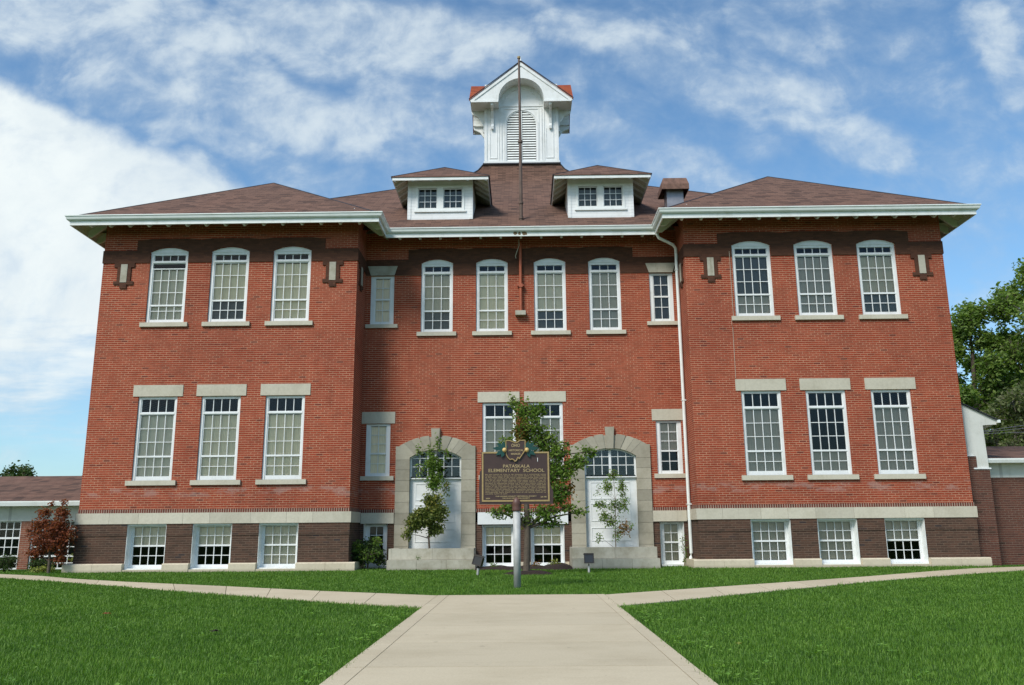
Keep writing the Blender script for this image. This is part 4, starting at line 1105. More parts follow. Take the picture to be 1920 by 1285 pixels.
        av.box(cx+s_*(hw+.006), cx+s_*(gx-.092), gy0+.10, ym-.722, ze-.016, ze+.085); av.box(cx+s_*(hw+.006), cx+s_*(gx-.092), ym+.722, gy1-.10, ze-.016, ze+.085)
        av.build('arch_soffit', M['white_old'], body)
    # boxed eave corners
    for sx in (-1, 1):
        for ya, yb in ((gy0+.09, y0+.0), (y1, gy1-.09)):
            c_ = MB(); c_.box(cx+sx*1.045, cx+sx*(gx-.09), ya, yb, ze-.02, ze+.10)
            c_.build('eave_box', M['white_old'], body)
    # roof: two crossing gables
    r_ = MB(); t_ = .04
    def rf(x_, y_, z_): return (cx+x_, y_, z_)
    k = (zr-ze-.10)/gx
    o = .05; zo = k*o
    for s_ in (-1, 1):
        p = [rf(s_*(gx+o), gy0-.05, ze+.10-zo), rf(0, gy0-.05, zr), rf(0, gy1+.05, zr), rf(s_*(gx+o), gy1+.05, ze+.10-zo)]
        # slope only where it lies outside the side gable: build full slope on the outer ring as two triangles meeting the side ridge
        xi = (zr-zrs)/k
        A = p[0]; B = p[1]; Cc = p[2]; D_ = p[3]
        v1 = rf(s_*xi, ym, zrs)
        r_.add([A, B, Cc, D_, v1], [(0, 1, 4), (1, 2, 4), (2, 3, 4)])
        r_.add([(a, b_, c-t_) for a, b_, c in (A, B, Cc, D_, v1)], [(0, 4, 1), (1, 4, 2), (2, 4, 3)])
        E1 = rf(s_*(gx+.06), gy0-.02, ze+.06); E2 = rf(s_*(gx+.06), ym, zrs+.02); E3 = rf(s_*(gx+.06), gy1+.02, ze+.06)
        r_.add([E1, E2, E3, v1, A, D_], [(0, 1, 3, 4), (1, 2, 5, 3)])
        r_.add([(a, b_, c-t_) for a, b_, c in (E1, E2, E3, v1, A, D_)], [(0, 4, 3, 1), (1, 3, 5, 2)])
    r_.build('cupola_roof', M['shingle_red'], body)
    fl = MB(); fl.tube([(cx-gx-.06, gy0-.06, ze+.10), (cx, gy0-.06, zr+.02), (cx+gx+.06, gy0-.06, ze+.10)], .022, 6); fl.build('rake_edge', M['flashing'], body)
    fn = MB(); fn.lathe([(.10, zr-.06), (.09, zr+.03), (.035, zr+.14), (.012, zr+.30)], 10, (cx+.0, gy0+.12)); fn.build('finial', M['white'], body)
    # brackets
    def bracket(x, y, rz, sc=1.):
        b_ = MB(); pr = [(0, 20.31), (0, 19.25), (.09, 19.25), (.11, 19.38), (.07, 19.50), (.13, 19.75), (.30, 20.02), (.60, 20.17), (.64, 20.31)]
        b_.prism(pr, -.06, .06); b_.xf(Matrix.Translation((x, y, 0)) @ Matrix.Rotation(rz, 4, 'Z')); b_.build('bracket', M['white'], body)
    for s_ in (-1, 1):
        bracket(cx+s_*1.34, y0-.03, -pi/2)
        bracket(cx+s_*(hw+.0), y0+.30, 0 if s_ > 0 else pi); bracket(cx+s_*(hw+.0), y1-.12, 0 if s_ > 0 else pi)
cupola()

# roof vent hood
vh = MB(); vx, vy = 5.62, 3.0; vh.box(vx-.30, vx+.30, vy-.28, vy+.30, 12.35, 13.25)
V_ = vh.build('roof_vent', M['galv'], S)
ho = MB(); ho.add([(vx-.50, vy-.5, 13.13), (vx+.48, vy-.5, 13.13), (vx+.48, vy+.5, 13.13), (vx-.50, vy+.5, 13.13), (vx-.50, vy-.5, 13.33), (vx+.48, vy-.5, 13.33), (vx+.48, vy+.5, 13.33), (vx-.50, vy+.5, 13.33), (vx-.43, vy-.42, 13.58), (vx+.41, vy-.42, 13.58), (vx+.41, vy+.42, 13.58), (vx-.43, vy+.42, 13.58)],
       [(0, 1, 5, 4), (1, 2, 6, 5), (2, 3, 7, 6), (3, 0, 4, 7), (4, 5, 9, 8), (5, 6, 10, 9), (6, 7, 11, 10), (7, 4, 8, 11), (8, 9, 10, 11)])
ho.build('hood', M['rust'], V_)

# downpipes
dp = MB(); dp.tube([(4.56, .66, 10.95), (4.56, .66, 10.74), (4.62, .70, 10.64), (5.10, .82, 10.44), (5.20, .9, 10.34), (5.215, .98, 10.2), (5.215, 1.0, 9.9), (5.215, 1.0, .42), (5.19, .97, .30), (5.13, .90, .06)], .052, 10)
D1 = dp.build('downspout', M['gutter'], S, smooth=False)
for z in (9.6, 5.2, 1.9):
    st_ = MB(); st_.box(5.15, 5.295, .945, 1.055, z, z+.035); st_.build('strap', M['gutter'], D1)
rp = MB(); rp.tube([(-.01, 1.42, 10.80), (-.01, 1.42, 8.36)], .052, 12); P1 = rp.build('rust_red_pipe', M['rustpipe'], S)
st_ = MB(); st_.box(-.12, .10, 1.36, 1.535, 9.235, 9.275); st_.box(-.075, .055, 1.355, 1.48, 9.19, 9.31); st_.build('strap', M['rustpipe'], P1)
sb = MB(); sb.box(-.20, .15, 1.34, 1.55, 8.22, 8.37); sb.build('stone_block', M['stone_stained'], P1)
cb = MB(); cb.tube([(-.06, 1.30, 10.85), (-.05, 1.28, 10.65), (-.13, 1.33, 10.42), (-.18, 1.4, 10.30), (-.16, 1.4, 10.22)], .012, 5); cb.build('loose_cable', M['stone'], P1)

wr = MB(); wr.tube([(6.74, -.03, 9.9), (6.745, -.012, 7.6), (6.66, -.08, 7.58), (6.66, -.085, 7.45), (6.70, -.012, 7.4), (6.69, -.012, 5.75)], .006, 5); wr.build('wire', M['stone'], S)
pp = MB()
for a, b_ in ((-.25, -.10), (-.08, .02), (.04, .24)):
    m_ = (a+b_)/2; w_ = (b_-a)/2
    pp.prism([(m_+w_*cos(q)*random.uniform(.75, 1.15), 10.875+.075*sin(q)*random.uniform(.7, 1.1)) for q in np.linspace(0, 2*pi, 11)[:-1]], R-EO-.0035, R-EO+.004)
pp.build('peeled_paint_patch', plain('bare_wood', (.20, .13, .07), .9, 0., .7, 14.), S)
# ------------------------------------------------------------------ flagpole on the roof
FP = thing('flagpole', 'thin brown metal flagpole rising from the roof in front of the cupola', 'flagpole', (.03, 1.9, 11.80))
p = MB(); p.tube([(0, 0, -.1), (0, 0, .95), (0, 0, 3.0), (-.02, 0, 6.25)], [.062, .062, .052, .038], 10); p.build('pole', M['pole'], FP)
for z in (.06, .62, 2.95):
    p = MB(); p.tube([(0, 0, z-.04), (0, 0, z+.04)], .085, 10); p.build('collar', M['pole'], FP)
p = MB(); p.tube([(-.02, 0, 6.25), (-.02, 0, 6.32)], .06, 10); p.build('cap', M['gold'], FP)

# ------------------------------------------------------------------ annexes
A = thing('brick_annex', 'low annex with long brown shingle roof and white fascia left of the school', 'annex building', (-20, 3, 0))
def L(mb, nm, m, par, off): mb.xf(Matrix.Translation((-off[0], -off[1], -off[2]))); return mb.build(nm, m, par)
off = (-20, 3, 0)
r_ = MB(); r_.add([(-45, 2.55, 2.22), (-13.62, 2.55, 2.22), (-13.62, 8.6, 3.47), (-45, 8.6, 3.47), (-45, 14.6, 2.2), (-13.62, 14.6, 2.2)], [(0, 1, 2, 3), (3, 2, 5, 4)]); r_.box(-45, -13.62, 2.55, 3.2, 2.19, 2.215)
L(r_, 'roof', M['shingle'], A, off)
r_ = MB(); r_.box(-16.3, -14.2, 8.3, 9.2, 3.44, 3.50); L(r_, 'ridge_vent', M['flashing'], A, off)
r_ = MB(); r_.sweep([(-45, 2.55), (-13.63, 2.55)], [(0, 2.08), (.09, 2.08), (.12, 2.2), (.12, 2.24), (0, 2.24)]); L(r_, 'gutter', M['gutter'], A, off)
r_ = MB(); r_.box(-45, -13.62, 2.94, 3.1, 1.59, 2.19); L(r_, 'fascia_panel', M['panel_white'], A, off)
r_ = MB(); r_.box(-45, -13.62, 2.6, 2.95, 2.17, 2.185); L(r_, 'soffit', M['white_old'], A, off)
xs = [-16.68-1.42*k for k in range(16)]
for k, x in enumerate(xs): r_ = MB(); r_.box(x-.36, x, 2.95, 3.25, -.05, 1.588); L(r_, 'brick_pier', M['brick_annex'], A, off)
r_ = MB(); r_.box(-14.1, -13.62, 2.95, 3.25, -.05, 1.588); L(r_, 'brick_pier', M['brick_annex'], A, off)
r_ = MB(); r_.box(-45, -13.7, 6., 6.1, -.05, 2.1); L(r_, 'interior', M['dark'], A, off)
for k in range(-1, 12):
    xb = -16.68-1.42*k-.36 if k >= 0 else -14.1; xa = xb-1.06 if k >= 0 else -16.68
    f = MB(); f.box(xa+.002, xa+.05, 3.0, 3.08, 0, 1.585); f.box(xb-.05, xb-.002, 3.0, 3.08, 0, 1.585)
    nc = 4 if k >= 0 else 8; cw = (xb-xa-.1)/nc
    for c in range(1, nc): f.box(xa+.05+cw*c-.012, xa+.05+cw*c+.012, 3.02, 3.06, 0, 1.585)
    for z, t_ in ((0.02, .03), (.20, .012), (.43, .03), (.73, .012), (1.03, .03), (1.32, .012), (1.57, .015)): f.box(xa+.05, xb-.05, 3.015, 3.065, z-t_, z+t_)
    o = L(f, 'window', M['white'], A, off)
    g_ = MB(); g_.quad((xa+.02, 3.04, 0), (xb-.02, 3.04, 0), (xb-.02, 3.04, 1.58), (xa+.02, 3.04, 1.58)); L(g_, 'glass', M['glass'], o, off)

B = thing('gabled_link_building', 'white gable end with short eave above a stepped brick pier, right of the school', 'link building', (14.2, .4, 0)); off = (14.2, .4, 0)
r_ = MB(); r_.prism([(13.65, 3.31), (13.975, 3.31), (13.975, 2.93), (14.425, 2.93), (14.395, 4.25), (14.83, 4.27), (14.83, 4.41), (13.65, 5.0)], .4, .7); L(r_, 'gable_wall', M['panel_white'], B, off)
r_ = MB(); r_.box(13.65, 14.06, .38, .9, -.05, 3.285); r_.box(14.06, 14.43, .38, .9, -.05, 2.885); L(r_, 'brick_pier', M['brick_annex2'], B, off)
r_ = MB(); r_.box(13.65, 13.99, .35, .7, 3.286, 3.312); r_.box(13.94, 14.47, .35, .9, 2.886, 2.93); L(r_, 'cap_strip', M['white'], B, off)
r_ = MB(); r_.add([(13.62, .33, 5.05), (14.86, .33, 4.425), (14.86, 9, 4.425), (13.62, 9, 5.05), (13.62, .33, 5.02), (14.86, .33, 4.395), (14.86, 9, 4.395), (13.62, 9, 5.02)], [(0, 1, 2, 3), (0, 4, 5, 1), (4, 7, 6, 5), (1, 5, 6, 2)]); L(r_, 'roof', M['flashing'], B, off)
r_ = MB(); r_.box(14.835, 14.93, .33, 9, 4.32, 4.41); L(r_, 'gutter', M['gutter'], B, off)
r_ = MB(); r_.box(14.395, 14.83, .71, 9, 4.24, 4.265); r_.box(13.7, 14.40, .71, 9, 2.6, 4.3); L(r_, 'soffit', M['panel_white'], B, off)

A2 = thing('brick_wing', 'low brown brick wing with white fascia panel and shingle roof at far right', 'annex building', (18, .9, 0)); off = (18, .9, 0)
r_ = MB(); r_.box(14.0, 34, .91, 9, -.05, 2.655); L(r_, 'wall', M['brick_annex2'], A2, off)
r_ = MB(); r_.box(14.43, 34, .905, 1.0, 2.656, 3.1); L(r_, 'fascia_panel', M['panel_white'], A2, off)
r_ = MB(); r_.sweep([(14.47, .62), (34, .62)], [(0, 3.09), (.09, 3.09), (.12, 3.18), (.12, 3.225), (0, 3.225)]); r_.box(14.45, 34, .62, .93, 3.095, 3.105); L(r_, 'gutter', M['gutter'], A2, off)
r_ = MB(); r_.add([(14.45, .60, 3.2), (34, .60, 3.2), (30, 5.2, 4.02), (14.95, 5.2, 4.02), (34, 10, 3.2), (14.45, 10, 3.2)], [(0, 1, 2, 3), (3, 2, 4, 5)]); L(r_, 'roof', M['shingle'], A2, off)

# ------------------------------------------------------------------ historical marker
def marker():
    ox, oy = -.135, -8.35
    T = thing('historical_marker', 'brown and gold cast metal historical marker on a grey post beside the walk', 'historical marker', (ox, oy, 0), rz=radians(2.5))
    p = MB(); p.lathe([(.074, -.1), (.076, 1.60)], 20); po = p.build('post', M['post'], T, smooth=True)
    p = MB(); p.lathe([(.095, 1.545), (.10, 1.56), (.092, 1.60), (.094, 1.66), (.10, 1.70), (.09, 1.75), (.06, 1.80), (.03, 1.83)], 20); p.build('post_cap', plain('cap_brown', (.10, .045, .035), .5), T, smooth=True)
    c = -.012; x0, x1, z0, z1 = c-.72, c+.72, 1.735, 2.76
    th = .035
    p = MB(); p.prism([(x0-.04, z0-.05), (x0+.45, z0-.055), (x1-.45, z0-.055), (x1+.05, z0-.05), (x1+.06, z0+.20), (x1+.0, z0+.36), (x1-.01, z1), (x0, z1), (x0-.0, z0+.65), (x0-.035, z0+.62), (x0-.05, z0+.3)], -th, th)
    pl = p.build('plaque', M['plaque'], T)
    b = MB(); w = .032; yb = -th-.012; x1b = x1-.02; x0b = x0+.01
    for q in ((x0b, x0b+w, z0, z1+.005), (x1b-w, x1b, z0, z1+.005), (x0b+w, x1b-w, z0, z0+w), (x0b+w, c-.36, z1-w+.005, z1+.005), (c+.36, x1b-w, z1-w+.005, z1+.005)): b.box(q[0], q[1], yb, -th+.001, q[2], q[3])
    b.build('border', M['gold'], T)
    # state-shaped badge
    s = [(-.235, 3.015), (-.15, 3.02), (-.07, 2.995), (.0, 2.965), (.06, 2.985), (.10, 3.02), (.235, 3.025), (.232, 2.80), (.19, 2.74), (.13, 2.66), (.085, 2.60), (.065, 2.645), (.04, 2.615), (.02, 2.565), (-.02, 2.545), (-.05, 2.585), (-.085, 2.60), (-.14, 2.585), (-.19, 2.635), (-.225, 2.69), (-.235, 2.78)]
    s = [(c+x*.86, 2.76+(z-2.76)*.92) for x, z in s]
    p = MB(); p.prism(s, -th-.03, -th+.01); bd = p.build('badge', M['plaque'], T)
    e = MB(); n = len(s)
    for i in range(n): e.tube([(s[i][0], -th-.032, s[i][1]), (s[(i+1) % n][0], -th-.032, s[(i+1) % n][1])], .011, 6)
    e.build('gold_edge', M['gold'], bd)
    for sx in (-1, 1):
        u = MB(); u.lathe([(.0, -.06), (.035, -.045), (.055, -.01), (.055, .015), (.035, .045), (.0, .06)], 12); u.xf(Matrix.Translation((c+sx*.235, -th-.05, 2.80)) @ Matrix.Scale(.85, 4)); u.build('buckeye_nut', M['nut'], T, smooth=True)
        lf = MB()
        for ang, ln in ((100, .20), (140, .24), (175, .30), (215, .26), (250, .22), (60, .13)):
            a = radians(ang if sx < 0 else 180-ang); dx, dz = cos(a), sin(a); nx, nz = -dz, dx
            bx, bz = c+sx*.235, 2.82; ln *= .85
            pts = [(bx, bz), (bx+dx*ln*.35+nx*.028, bz+dz*ln*.35+nz*.028), (bx+dx*ln*.65+nx*.04, bz+dz*ln*.65+nz*.04), (bx+dx*ln, bz+dz*ln), (bx+dx*ln*.65-nx*.04, bz+dz*ln*.65-nz*.04), (bx+dx*ln*.35-nx*.028, bz+dz*ln*.35-nz*.028)]
            yy = -th-.035+random.uniform(-.008, .008)
            lf.prism(pts, yy, yy+.018)
        lf.build('buckeye_leaves', M['leafmetal'], T)
    def text(s_, x, z, size, name, par, width=None, m_='goldtext', align='CENTER', yy=None):
        cu = bpy.data.curves.new(name, 'FONT'); cu.body = s_; cu.size = size; cu.align_x = align; cu.extrude = .004; cu.offset = .0012
        tmp = bpy.data.objects.new('tmp', cu); COL.objects.link(tmp)
        dg = bpy.context.evaluated_depsgraph_get(); me = bpy.data.meshes.new_from_object(tmp.evaluated_get(dg))
        bpy.data.objects.remove(tmp)
        xs_ = [v.co.x for v in me.vertices]; k = 1.
        if width: k = width/(max(xs_)-min(xs_))
        me.transform(Matrix.Translation((x, -th-.006 if yy is None else yy, z)) @ Matrix.Rotation(pi/2, 4, 'X') @ Matrix.Diagonal((k, 1, 1, 1)))
        me.materials.clear(); me.materials.append(M[m_])
        return link(name, me, par)
    text('OHIO', c, 2.865, .095, 'lettering', T, .18, yy=-th-.034)
    text('HISTORICAL', c+.01, 2.775, .056, 'lettering', T, .31, yy=-th-.034)
    text('MARKER', c, 2.70, .056, 'lettering', T, .20, yy=-th-.034)
    text('PATASKALA', c+.01, 2.435, .092, 'lettering', T, .56)
    text('ELEMENTARY  SCHOOL', c+.01, 2.345, .096, 'lettering', T, 1.17)
    # the small body text: too small to read in the photograph, cast as raised strokes with the photo's word rhythm
    rng = random.Random(5); bt = MB()
    lines = ["3 4 7 2 5 2 3 9 3 1 12 6", "8 3 7 8 2 3 6 6 2 3 5 5", "2 3 6 5 2 3 6 11 6 5 7", "3 4 3 11 2 4 6 7 2 5 5 2", "4 2 3 5 6 8 5 6 6 3 3 3", "2 3 5 3 1 4 5 3 4 6 7 1 8", "8 2 11 6 3 6 3 7 6 2", "4 7 5 3 2 4 5 3 6 4 5 4", "6 2 3 4 7 2 4 3 5 1 5 2 9", "7 5 6 6 3 7 2 4 9", "10 6 8 2 3 8 8 2 4 3", "5 9 3 10 9 4 4 5 5", "13 5 6 3 5 2 3 7 7 2", "9 6 2 5"]
    zt_, zb_ = 2.285, 1.885; lh = (zt_-zb_)/(len(lines)-1)
    def stroke_line(words, xa, xb, z, justify=True, h=.017):
        tot = sum(words)+len(words)-1; cw = (xb-xa)/tot if justify else .0185
        x = xa
        for w_ in words:
            for q in range(w_):
                gx0 = x+.0018; gx1 = x+cw-.0018; k_ = rng.random()
                bt.box(gx0, gx0+.0035, -th-.005, -th+.001, z, z+h)
                if k_ < .75: bt.box(gx0+.0035, gx1-.001, -th-.0048, -th+.001, z+h-.0035, z+h)
                if k_ > .35: bt.box(gx0+.0035, gx1-.001, -th-.0046, -th+.001, z+h*.42, z+h*.42+.0035)
                if k_ > .5: bt.box(gx0+.0035, gx1-.001, -th-.0044, -th+.001, z, z+.0035)
                if k_ < .4: bt.box(gx1-.004, gx1-.001, -th-.0047, -th+.001, z, z+h-.0035)
                x += cw
            x += cw
    for i, l in enumerate(lines):
        ws = [int(q) for q in l.split()]; stroke_line(ws, c-.64, c+.63, zt_-lh*i, i < len(lines)-1)
    bt.build('small_lettering', M['goldtext'], T)
    text('THE LICKING COUNTY HISTORICAL SOCIETY', c, 1.835, .028, 'lettering', T, .86)
    text('THE OHIO HISTORICAL SOCIETY', c, 1.795, .028, 'lettering', T, .58)
    text('2004', c-.585, 1.79, .034, 'lettering', T, .09)
    text('24-45', c+.575, 1.815, .042, 'lettering', T, .125)
    sc = MB(); sc.box(c+.455, c+.465, -th-.008, -th, 2.56, 2.64); sc.build('scratch', M['white'], T)
marker()

# ------------------------------------------------------------------ floodlights
def flood(x, y, rz, tilt, label):
    T = thing('floodlight', label, 'floodlight', (x, y, 0), 'ground floodlights aimed at the facade and marker', rz)
    p = MB(); p.tube([(0, 0, -.05), (0.02*tilt, 0, .19)], .032, 12); p.build('conduit_post', M['post'], T)
    p = MB(); p.tube([(0.02*tilt, 0, .18), (.03*tilt, 0, .25)], .016, 8); p.build('swivel', M['bronze'], T)
    R_ = Matrix.Translation((.03*tilt, 0, .37)) @ Matrix.Rotation(radians(10*tilt), 4, 'Y') @ Matrix.Rotation(radians(-12), 4, 'X')
    h = MB(); w, hh = .135, .125
    h.add([(-w, -.07, -hh), (w, -.07, -hh), (w, -.07, hh), (-w, -.07, hh), (-w*.8, .09, -hh*.75), (w*.8, .09, -hh*.75), (w*.8, .09, hh*.75), (-w*.8, .09, hh*.75)],
          [(0, 4, 5, 1), (1, 5, 6, 2), (2, 6, 7, 3), (3, 7, 4, 0), (4, 7, 6, 5)])
    for q in ((-w, -w+.022, -hh, hh), (w-.022, w, -hh, hh), (-w+.022, w-.022, -hh, -hh+.022), (-w+.022, w-.022, hh-.022, hh)): h.box(q[0], q[1], -.085, -.06, q[2], q[3])
    h.xf(R_); h.build('housing', M['bronze'], T)
    v = MB(); v.add([(-w, -.088, hh+.001), (w, -.088, hh+.001), (w, .05, hh+.001), (-w, .05, hh+.001), (-w, -.088, hh+.02), (w, -.088, hh+.02), (w, .05, hh+.02), (-w, .05, hh+.02)], [(0, 3, 2, 1), (4, 5, 6, 7), (0, 1, 5, 4), (1, 2, 6, 5), (2, 3, 7, 6), (3, 0, 4, 7)]); v.xf(R_); v.build('visor', M['bronze'], T)
    l = MB(); l.quad((-w+.02, -.072, -hh+.02), (w-.02, -.072, -hh+.02), (w-.02, -.072, hh-.02), (-w+.02, -.072, hh-.02)); l.xf(R_); l.build('lens', M['lens'], T)
flood(-1.22, -3.3, radians(-25), 1.2, 'bronze floodlight tilted to one side on the grass left of the marker post')
flood(1.77, -2.4, radians(3), 0., 'upright bronze floodlight on the grass in front of the right stoop')

# ------------------------------------------------------------------ mulch
mb = MB(); n = 26; rg = []
xs_ = np.linspace(-1.45, 1.44, n); ysb = [-.35, -.1, .3, .8, 1.2, 1.5]
for j, yy in enumerate(ysb):
    for i, x in enumerate(xs_):
        h = (.015+.05*abs(sin(x*3.1+1))+.03*random.random())*(0.05 if j == 0 else 1)+.07*math.exp(-((x-1.0)/.35)**2)*(j > 0)
        mb.v.append((x, yy+(.12*sin(x*5)-.1 if j == 0 else 0), h))
for j in range(len(ysb)-1):
    for i in range(n-1): a = j*n+i; mb.f.append((a, a+1, a+n+1, a+n))
tag(mb.build('mulch_bed', M['mulch'], smooth=True), 'dark mulch bed under the two middle basement windows', 'mulch', kind='stuff')
mb = MB(); k = 28
mb.v.append((.12, -2.9, .10))
for rr, hh in ((.3, .085), (.5, .05), (.68, .0)):
    for i in range(k): a = 2*pi*i/k; q = rr*(1+.12*sin(a*5)+.05*random.random()); mb.v.append((.12+q*cos(a), -2.9+q*.68*sin(a), hh*(1+.3*random.random())+.003))
for i in range(k): mb.f.append((0, 1+i, 1+(i+1) % k))
for j in range(2):
    for i in range(k): a = 1+j*k+i; b = 1+j*k+(i+1) % k; mb.f.append((a, a+k, b+k, b))
tag(mb.build('mulch_mound', M['mulch'], smooth=True), 'mulch mound round the foot of the young tree', 'mulch', kind='stuff')

# ------------------------------------------------------------------ plants
def leaf(mb, p, size, rng, down=.25):
    a = rng.uniform(0, 2*pi); el = rng.uniform(-.9, .7)-down
    d = Vector((cos(a)*cos(el), sin(a)*cos(el), sin(el))); q = Vector((rng.uniform(-1, 1), rng.uniform(-1, 1), rng.uniform(-1, 1)))
    s = d.cross(q)
    if s.length < .05: s = d.cross(Vector((0, 0, 1)))
    s.normalize(); L_ = size*rng.uniform(.7, 1.25); w = L_*rng.uniform(.24, .34); up = s.cross(d)*L_*.06
    P = Vector(p); n = len(mb.v)
    mb.v += [tuple(P), tuple(P+d*L_*.45+s*w-up), tuple(P+d*L_), tuple(P+d*L_*.45-s*w-up), tuple(P+d*L_*.5+up)]
    mb.f += [(n, n+1, n+4), (n+1, n+2, n+4), (n+2, n+3, n+4), (n+3, n, n+4)]
def plant(name, label, cat, base, trunk, clusters, leafm, size, barkm='bark', group=None, seed=1, twig=.012, sub=8, spread=1., trunk_name='trunk', extra=None, rbranch=.35, par=True):
    """trunk: list of (dx,dy,dz,r). clusters: (dx,dy,dz,rx,ry,rz,nleaves[,material]). Leaves sit along twigs inside each cluster, leaving gaps."""
    rng = random.Random(seed)
    T = thing(name, label, cat, base, group)
    tk = MB()
    tk.tube([q[:3] for q in trunk], [q[3] for q in trunk], 10)
    crowns = {}
    for cl in clusters:
        cx, cy, cz, rx, ry, rz, n = cl[:7]; m_ = cl[7] if len(cl) > 7 else leafm
        cr = crowns.setdefault(m_ if m_ == leafm else (m_, len(crowns)), MB())
        c = Vector((cx, cy, cz))
        # nearest trunk point below
        best = min(trunk, key=lambda q: (Vector(q[:3])-c).length+(2. if q[2] > cz else 0.))
        b0 = Vector(best[:3]); mid = b0.lerp(c, .5)+Vector((rng.uniform(-.1, .1), rng.uniform(-.1, .1), rng.uniform(0, .1)))*(c-b0).length
        tk.tube([b0, mid, c], [best[3]*.55, best[3]*rbranch, twig], 6)
        nt = max(3, int(n/sub))
        for _ in range(nt):
            while True:
                v = Vector((rng.uniform(-1, 1), rng.uniform(-1, 1), rng.uniform(-1, 1)))
                if v.length <= 1: break
            if rng.random() < .6: v = v.normalized()*rng.uniform(.6, 1.08)
            e = c+Vector((v.x*rx, v.y*ry, v.z*rz)); st_ = c.lerp(e, rng.uniform(.0, .35))+Vector((0, 0, -rz*.15))
            if nt < 500: tk.tube([st_, st_.lerp(e, .5)+Vector((0, 0, .05*rz)), e], [twig, twig*.7, twig*.35], 4, cap=False)
            for k in range(sub):
                f = (k+1)/sub; q = st_.lerp(e, .35+.65*f)+Vector((rng.gauss(0, 1), rng.gauss(0, 1), rng.gauss(0, 1)))*size*.55*spread
                leaf(cr, q, size, rng)
    tk.build(trunk_name, M[barkm], T)
    for i, (m_, cr) in enumerate(crowns.items()):
        mk = m_ if isinstance(m_, str) else m_[0]
        o = cr.build('crown' if m_ == leafm else 'foliage_patch', M[mk], T)
        if mk == 'leaf_orange': o['label'] = 'orange turning foliage'
    return T

# young tree in front of the middle windows
bx, by = .06, -2.9
plant('young_tree', 'young tree with green and orange leaves behind the marker, leaning right', 'tree', (bx, by, 0),
      [(0, 0, -.05, .10), (.03, 0, .6, .085), (.05, 0, 1.2, .08), (.03, .03, 1.9, .07), (-.02, .05, 2.8, .055), (.0, .05, 3.6, .035), (.02, .05, 4.4, .02)],
      [(.02, 0, 4.35, .42, .35, .36, 499), (-.28, 0, 4.62, .16, .15, .30, 106), (.42, 0, 4.45, .28, .25, .25, 201), (.12, -.05, 3.9, .52, .4, .38, 618), (-.10, -.05, 3.85, .26, .3, .42, 309, 'leaf_orange'),
       (-.45, 0, 3.5, .30, .3, .25, 238), (.55, .05, 3.55, .45, .4, .38, 499), (-.02, -.05, 3.25, .30, .3, .35, 238, 'leaf_orange'), (.85, 0, 3.25, .38, .35, .32, 452), (.75, 0, 2.7, .50, .4, .38, 618),
       (1.15, 0, 2.75, .34, .3, .30, 357), (1.45, 0, 3.0, .32, .25, .2, 261), (1.75, .05, 3.25, .28, .25, .15, 142), (.9, 0, 2.15, .42, .35, .35, 499), (1.15, .1, 2.25, .2, .2, .3, 71, 'leaf_orange'),
       (.55, 0, 1.65, .42, .35, .25, 357), (1.15, 0, 1.75, .35, .3, .12, 130), (1.45, 0, 1.62, .22, .2, .10, 71), (-.35, -.1, 1.75, .38, .3, .22, 309), (-.75, -.1, 1.65, .3, .25, .16, 130), (.05, 0, 1.45, .30, .25, .2, 154, 'leaf_olive'), (.65, 0, 1.35, .42, .3, .12, 142), (.05, 0, 2.6, .4, .3, .5, 309), (1.2, 0, 3.5, .12, .12, .25, 30)],
      'leaf_green', .10, seed=4)
# espaliered shrub growing from the left stoop
plant('door_shrub', 'olive leafy shrub with a tall bare-stemmed shoot growing in the left stoop', 'shrub', (-2.93, .86, .58),
      [(.0, 0, -.02, .035), (-.03, 0, .35, .03), (.0, 0, .75, .026), (.05, .1, 1.4, .018), (.1, .15, 2.1, .012), (.18, .2, 3.0, .008), (.27, .2, 3.85, .005)],
      [(-.10, -.1, 1.05, .46, .25, .32, 1760), (-.45, -.1, .85, .34, .22, .33, 1040), (.25, 0, 1.15, .33, .2, .33, 1040), (-.72, 0, .5, .14, .12, .18, 144), (.15, 0, .65, .25, .2, .22, 528), (.1, 0, 1.55, .35, .2, .2, 528),
       (.12, .1, 2.15, .28, .12, .38, 672, 'leaf_green'), (.10, .1, 2.7, .30, .1, .28, 448, 'leaf_green'), (.5, .1, 1.95, .16, .1, .3, 64), (.20, .2, 3.3, .05, .04, .4, 70, 'leaf_green'), (-.07, .25, 3.15, .05, .03, .32, 48, 'leaf_green'), (-.42, .25, 3.05, .10, .04, .30, 48, 'leaf_green'), (.5, .25, 3.0, .10, .04, .26, 41, 'leaf_green'), (-.35, .1, 2.5, .2, .06, .3, 64, 'leaf_green')],
      'leaf_olive', .095, seed=9, twig=.006, trunk_name='stem')
# open sapling at the right stoop
T = plant('door_sapling', 'thin many-stemmed sapling with sparse small leaves in front of the right white door', 'shrub', (2.86, .86, .58),
      [(.0, 0, -.02, .014), (.0, 0, .4, .012), (.02, 0, .9, .010), (.03, 0, 1.5, .008), (.0, 0, 2.2, .005)],
      [(-.35, 0, 1.0, .20, .15, .22, 198), (-.45, 0, 1.35, .22, .12, .18, 176), (-.2, 0, 1.9, .16, .12, .28, 242), (.25, 0, 1.85, .16, .12, .35, 264), (0., 0, 1.3, .35, .15, .25, 286), (.3, 0, 1.35, .15, .1, .3, 154), (-.1, 0, .85, .3, .15, .25, 242), (.3, 0, .6, .2, .12, .28, 198, 'leaf_orange'), (-.5, 0, .35, .15, .1, .25, 57), (.5, 0, .75, .12, .1, .1, 39), (-.05, 0, 2.3, .25, .1, .22, 132), (-.5, 0, 1.8, .1, .1, .25, 39), (.05, 0, .45, .15, .1, .25, 110)],
      'leaf_green', .068, barkm='stem', seed=12, twig=.004, trunk_name='stem', sub=5)
